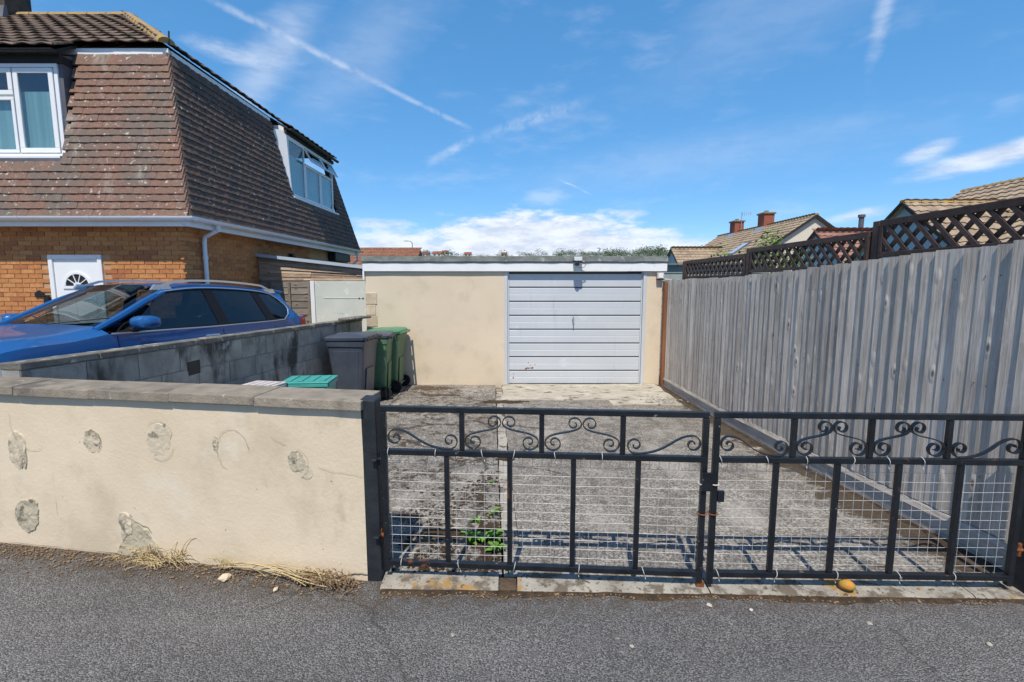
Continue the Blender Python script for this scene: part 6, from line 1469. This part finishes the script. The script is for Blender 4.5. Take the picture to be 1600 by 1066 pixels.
def at_wall(u, o=.02, z=-.008): return tuple(wp(u, z, o))
straw_tuft('pale dry grass tuft against the broken grey plaster of the wall', at_wall(1.40), 46, .17, 1); straw_tuft('wispy dry grass tuft at the gate side of the broken plaster', at_wall(1.23), 40, .20, 2, (.6, -.5)); straw_tuft('flattened dry grass on the road below the broken plaster', at_wall(1.32, .05), 30, .15, 3, (-.3, -1), lift=.25)
straw_tuft('sparse dry stalks at the wall foot beneath the oval outline patch', at_wall(.86), 16, .10, 5); straw_tuft('short dry stalks at the wall foot where the wall meets the frame edge', at_wall(1.62, .03), 12, .09, 6, lift=.3)
dp = thing('dead_weed', 'uprooted brown dead weed with straw stalks lying by the gate post', 'dead weed', at_wall(.25, .05))
rnd = random.Random(5); mb = MB()
for k in range(20):
    a = wp(.80 + rnd.uniform(-.45, .2), .002 + rnd.uniform(0, .06), .02 + rnd.uniform(0, .08)); b = wp(.26 + rnd.uniform(-.16, .3), .01 + rnd.uniform(0, .04), .05 + rnd.uniform(0, .09)); c1 = a * .66 + b * .34 + Vector((rnd.uniform(-.06, .06), rnd.uniform(-.05, .03), rnd.uniform(-.01, .07))); c2 = a * .33 + b * .67 + Vector((rnd.uniform(-.06, .06), rnd.uniform(-.05, .03), rnd.uniform(0, .07)))
    mb.tube([Vector((q[0], q[1], max(q[2], -.004))) for q in bez(a, c1, c2, b, 9)], [.0010 + .0016 * rnd.random()] * 10, 5)
mb.build('stalks', MAT['straw'], dp); mb = MB()
for k in range(13): leafblob(mb, tuple(wp(.18 + rnd.uniform(-.10, .22), .022, .09 + rnd.uniform(-.06, .06))), (.05, .035, .024), 45, .012, rnd)
for k in range(70):
    c_ = wp(.17 + rnd.gauss(0, .08), .01 + rnd.random() * .05, .09 + rnd.gauss(0, .035)); r_ = rnd.uniform(.008, .024); a0 = rnd.uniform(0, 6.3); ax = Vector((rnd.uniform(-1, 1), rnd.uniform(-1, 1), rnd.uniform(-.5, .5))).normalized(); e1 = ax.orthogonal().normalized(); e2 = ax.cross(e1)
    mb.tube([c_ + (e1 * math.cos(a0 + i * .6) + e2 * math.sin(a0 + i * .6)) * r_ * (1 + .2 * i) for i in range(6)], .0017, 4)
mb.build('withered_leaves', MAT['dead'], dp)
# litter along the foot of the wall and threshold
rnd = random.Random(8)
mb = MB()
for k in range(2600):
    if rnd.random() < .72:
        u = rnd.uniform(0, 3.0); q = wp(u, -.008, .015 + abs(rnd.gauss(0, .08)))
    else: q = Vector((rnd.uniform(-.7, 2.9), 0, -.008)); q.y = 2.46 - .02 * (q.x + .7) - abs(rnd.gauss(0, .03))
    s = rnd.uniform(.002, .008); mb.obox(q + Vector((0, 0, s * .3)), (s * rnd.uniform(.8, 2.2), s * rnd.uniform(.6, 1.4), s * .6), Matrix.Rotation(rnd.uniform(0, 6.3), 3, 'Z'))
tag(mb.build('leaf_litter', MAT['dead']), 'brown crumbs and leaf litter along the foot of the cream wall', 'litter', kind='stuff')
mb = MB()
for k in range(500):
    x, y = (rnd.uniform(-2.0, -.2), rnd.uniform(7.6, 8.75)) if rnd.random() < .6 else (rnd.gauss(2.35, .14), rnd.gauss(7.5, .12))
    if rnd.random() < .25: x, y = rnd.uniform(-2.6, -.2), rnd.uniform(2.7, 5.5)
    s = rnd.uniform(.006, .022); mb.obox((x, y, gz(y) + .02 + s * .1 if y > 7.2 and x > 1 else gz(y) + s * .25), (s * rnd.uniform(.8, 1.6), s * rnd.uniform(.8, 1.4), s * .6), Matrix.Rotation(rnd.uniform(0, 6.3), 3, 'Z'))
mc = MB()
for k in range(1500):
    x, y = -.08 - abs(rnd.gauss(0, .34)), 2.62 + abs(rnd.gauss(0, .85))
    if x < -.72 and y < 2.75: continue
    if mnoise.noise(Vector((x * 5, y * 5, 2))) < rnd.uniform(-.25, .25): continue
    s = rnd.uniform(.004, .016); mc.obox((x, y, gz(y) + s * .25), (s * rnd.uniform(.8, 2.4), s * rnd.uniform(.8, 1.5), s * .5), Matrix.Rotation(rnd.uniform(0, 6.3), 3, 'Z'))
tag(mc.build('moss_crumbs', MAT['moss']), 'dark moss crumbs strewn over the rough slab behind the gate', 'moss', kind='stuff')
tag(mb.build('gravel', MAT['pebble']), 'loose pale chips scattered over the drive near the garage', 'gravel', kind='stuff')


def chunk(label, c, s, mat, seed, cat='stone', name='stone', flat=.5, group=None):
    rnd = random.Random(seed); bm = bmesh.new(); bmesh.ops.create_icosphere(bm, subdivisions=2, radius=1)
    for v in bm.verts:
        k = 1 + (.35 if cat != 'fruit' else .1) * mnoise.noise(v.co * 1.4 + Vector((seed, 0, 0))); v.co = Vector((v.co.x * s[0] * k, v.co.y * s[1] * k, max(-.6, v.co.z) * s[2] * k))
    me = bpy.data.meshes.new(name); bm.to_mesh(me); bm.free(); me.materials.append(MAT[mat]); me.polygons.foreach_set('use_smooth', [cat == 'fruit'] * len(me.polygons)); o = bpy.data.objects.new(name, me); C.objects.link(o); o.location = c; o.rotation_euler = (0, 0, rnd.uniform(0, 6)); return tag(o, label, cat, group)


chunk('flat pale plaster fragment lying on the road by the wall', tuple(wp(.80, .002, .12)), (.038, .03, .014), 'chip', 3, 'plaster', 'plaster_fragment')
chunk('small yellowish plaster crumb beside the dead weed', tuple(wp(.45, .0, .17)), (.016, .012, .009), 'chip', 4, 'plaster', 'plaster_fragment')
for i, (x, y, s) in enumerate(((1.02, 2.335, .012), (1.22, 2.30, .010), (.55, 2.05, .009), (1.75, 2.2, .010), (2.2, 2.06, .011), (-.28, 2.12, .010))): chunk('small pale pebble lying loose on the asphalt', (x, y, -.006), (s * 1.3, s, s * .7), 'pebble', 20 + i, 'pebble', 'pebble', group='pebbles on the road')
ob = chunk('small orange and green rotten fruit on the threshold under the gate', (1.80, 2.44, .036), (.040, .032, .032), 'orange', 2, 'fruit', 'fruit')

# ---------------------------------------------------------------- distance
hills = MB(); na, nr = 160, 9; vs = []
for i in range(na):
    az = 2 * math.pi * i / na
    for r_ in range(nr + 1):
        d = 160 + 900 * (r_ / nr); h = max(0, min(1, (d - 180) / 520)); h = h * h * (3 - 2 * h)
        top = 36.5 + 9 * mnoise.noise(Vector((math.cos(az) * 3.1, math.sin(az) * 3.1, 2))) + 3 * mnoise.noise(Vector((math.cos(az) * 11, math.sin(az) * 11, 4)))
        vs.append((math.sin(az) * d, math.cos(az) * d, -.7 + h * top))
hills.add(vs, [(i * (nr + 1) + k, ((i + 1) % na) * (nr + 1) + k, ((i + 1) % na) * (nr + 1) + k + 1, i * (nr + 1) + k + 1) for i in range(na) for k in range(nr)])
structure(hills.build('hills', MAT['hill'], smooth=True))
def hz(az, d):
    h = max(0, min(1, (d - 180) / 520)); h = h * h * (3 - 2 * h); a = R(az)
    return -.7 + h * (36.5 + 9 * mnoise.noise(Vector((math.cos(a) * 3.1, math.sin(a) * 3.1, 2))) + 3 * mnoise.noise(Vector((math.cos(a) * 11, math.sin(a) * 11, 4))))
rnd = random.Random(4); mb = MB()
for k in range(1500):
    az = rnd.uniform(-26, 36); dens = 1.0 if az > 5 else .33
    if rnd.random() > dens: continue
    d = rnd.uniform(430, 700); cl = .55 + 1.1 * abs(mnoise.noise(Vector((az * .45, d * .01, 3)))) * 1.6; s = (rnd.uniform(2.2, 5.2) if az > 5 else rnd.uniform(1.6, 4.4)) * cl; x, y = math.sin(R(az)) * d, math.cos(R(az)) * d; z0 = hz(az, d)
    leafblob(mb, (x, y, z0 + s * .8), (s * 1.4, s, s * .8), 110, s * .13, rnd)
tag(mb.build('far_woodland', MAT['wood_hazy']), 'distant dark green woodland on the hill behind the garage', 'woodland', kind='stuff')
def far_house(az, d, w, h, label, tile='redbrick', wall='farwhite', grp='white houses on the distant hill'):
    x, y = math.sin(R(az)) * d, math.cos(R(az)) * d; z = hz(az, d) - 1.0; T = thing('hill_house', label, 'house', (x, y, z), 0, grp)
    MB().box(x - w / 2, x + w / 2, y - 4, y + 4, z, z + h).build('wall', MAT[wall], T); MB().prism([(x - w / 2 - .4, y - 4.5, z + h), (x - w / 2 - .4, y + 4.5, z + h), (x - w / 2 - .4, y, z + h + 2.8)], (w + .8, 0, 0)).build('roof', MAT[tile], T)
    for s in (-.25, .25): MB().box(x + s * w - 1, x + s * w + 1, y - 4.1, y - 4.01, z + h * .5, z + h * .8).build('window', MAT['black'], T)
for az, d, w in ((-11.2, 520, 11), (-9.9, 560, 9), (-8.6, 540, 12), (-7.7, 590, 9), (-5.1, 600, 10), (-.9, 640, 9)): far_house(az, d, w * .8, 4.0, 'tiny pale house on the distant hillside above the garage roof')
# orange roofed house behind the garage, lamp post
oh = thing('orange_roofed_house', 'house with an orange pantile roof showing above the garage felt', 'house', (-13, 48, -.5))
MB().box(-18.6, -9.5, 46, 52, -.6, 3.2).build('wall', MAT['creamwall'], oh)
orf = MB().prism([(-19, 45.6, 3.2), (-19, 52.4, 3.2), (-19, 49, 5.0)], (9.9, 0, 0)).build('roof', MAT['orangetile'], oh)
lay(orf, wave_tile_mb(.30, .42, .02, .035, 6, .04), MAT['orangetile'], 'roof_tile', (0, 45.55, 3.2), (1, 0, 0), (0, 3.45, 1.82), (0, -1.82, 3.45), .35, .30, 11, lambda v: (-19.1, -9.0), stagger=False)
ridge((-19.1, 49, 5.03), (-9.0, 49, 5.03), .12, .5, orf, 'orangetile')
lp = thing('street_lamp', 'slim grey street lamp far behind the orange roof', 'street lamp', (-12.1, 60, -.5)); MB().tube([(-12.1, 60, -.6), (-12.1, 60, 6.4), (-12.3, 60, 6.65), (-12.7, 60, 6.7)], [.09, .06, .05, .05], 8).build('column', MAT['steel'], lp, smooth=True); MB().box(-13.1, -12.6, 59.9, 60.1, 6.64, 6.74).build('lantern', MAT['steel'], lp, bevel=.03)
lp2 = thing('lamp_post', 'thin distant lamp column against the wooded hill', 'street lamp', (22, 130, -.5)); MB().tube([(23, 130, -.7), (23, 130, 10.6)], .09, 6).build('column', MAT['steel'], lp2); MB().box(22.4, 23.2, 129.9, 130.1, 10.6, 10.8).build('lantern', MAT['steel'], lp2)
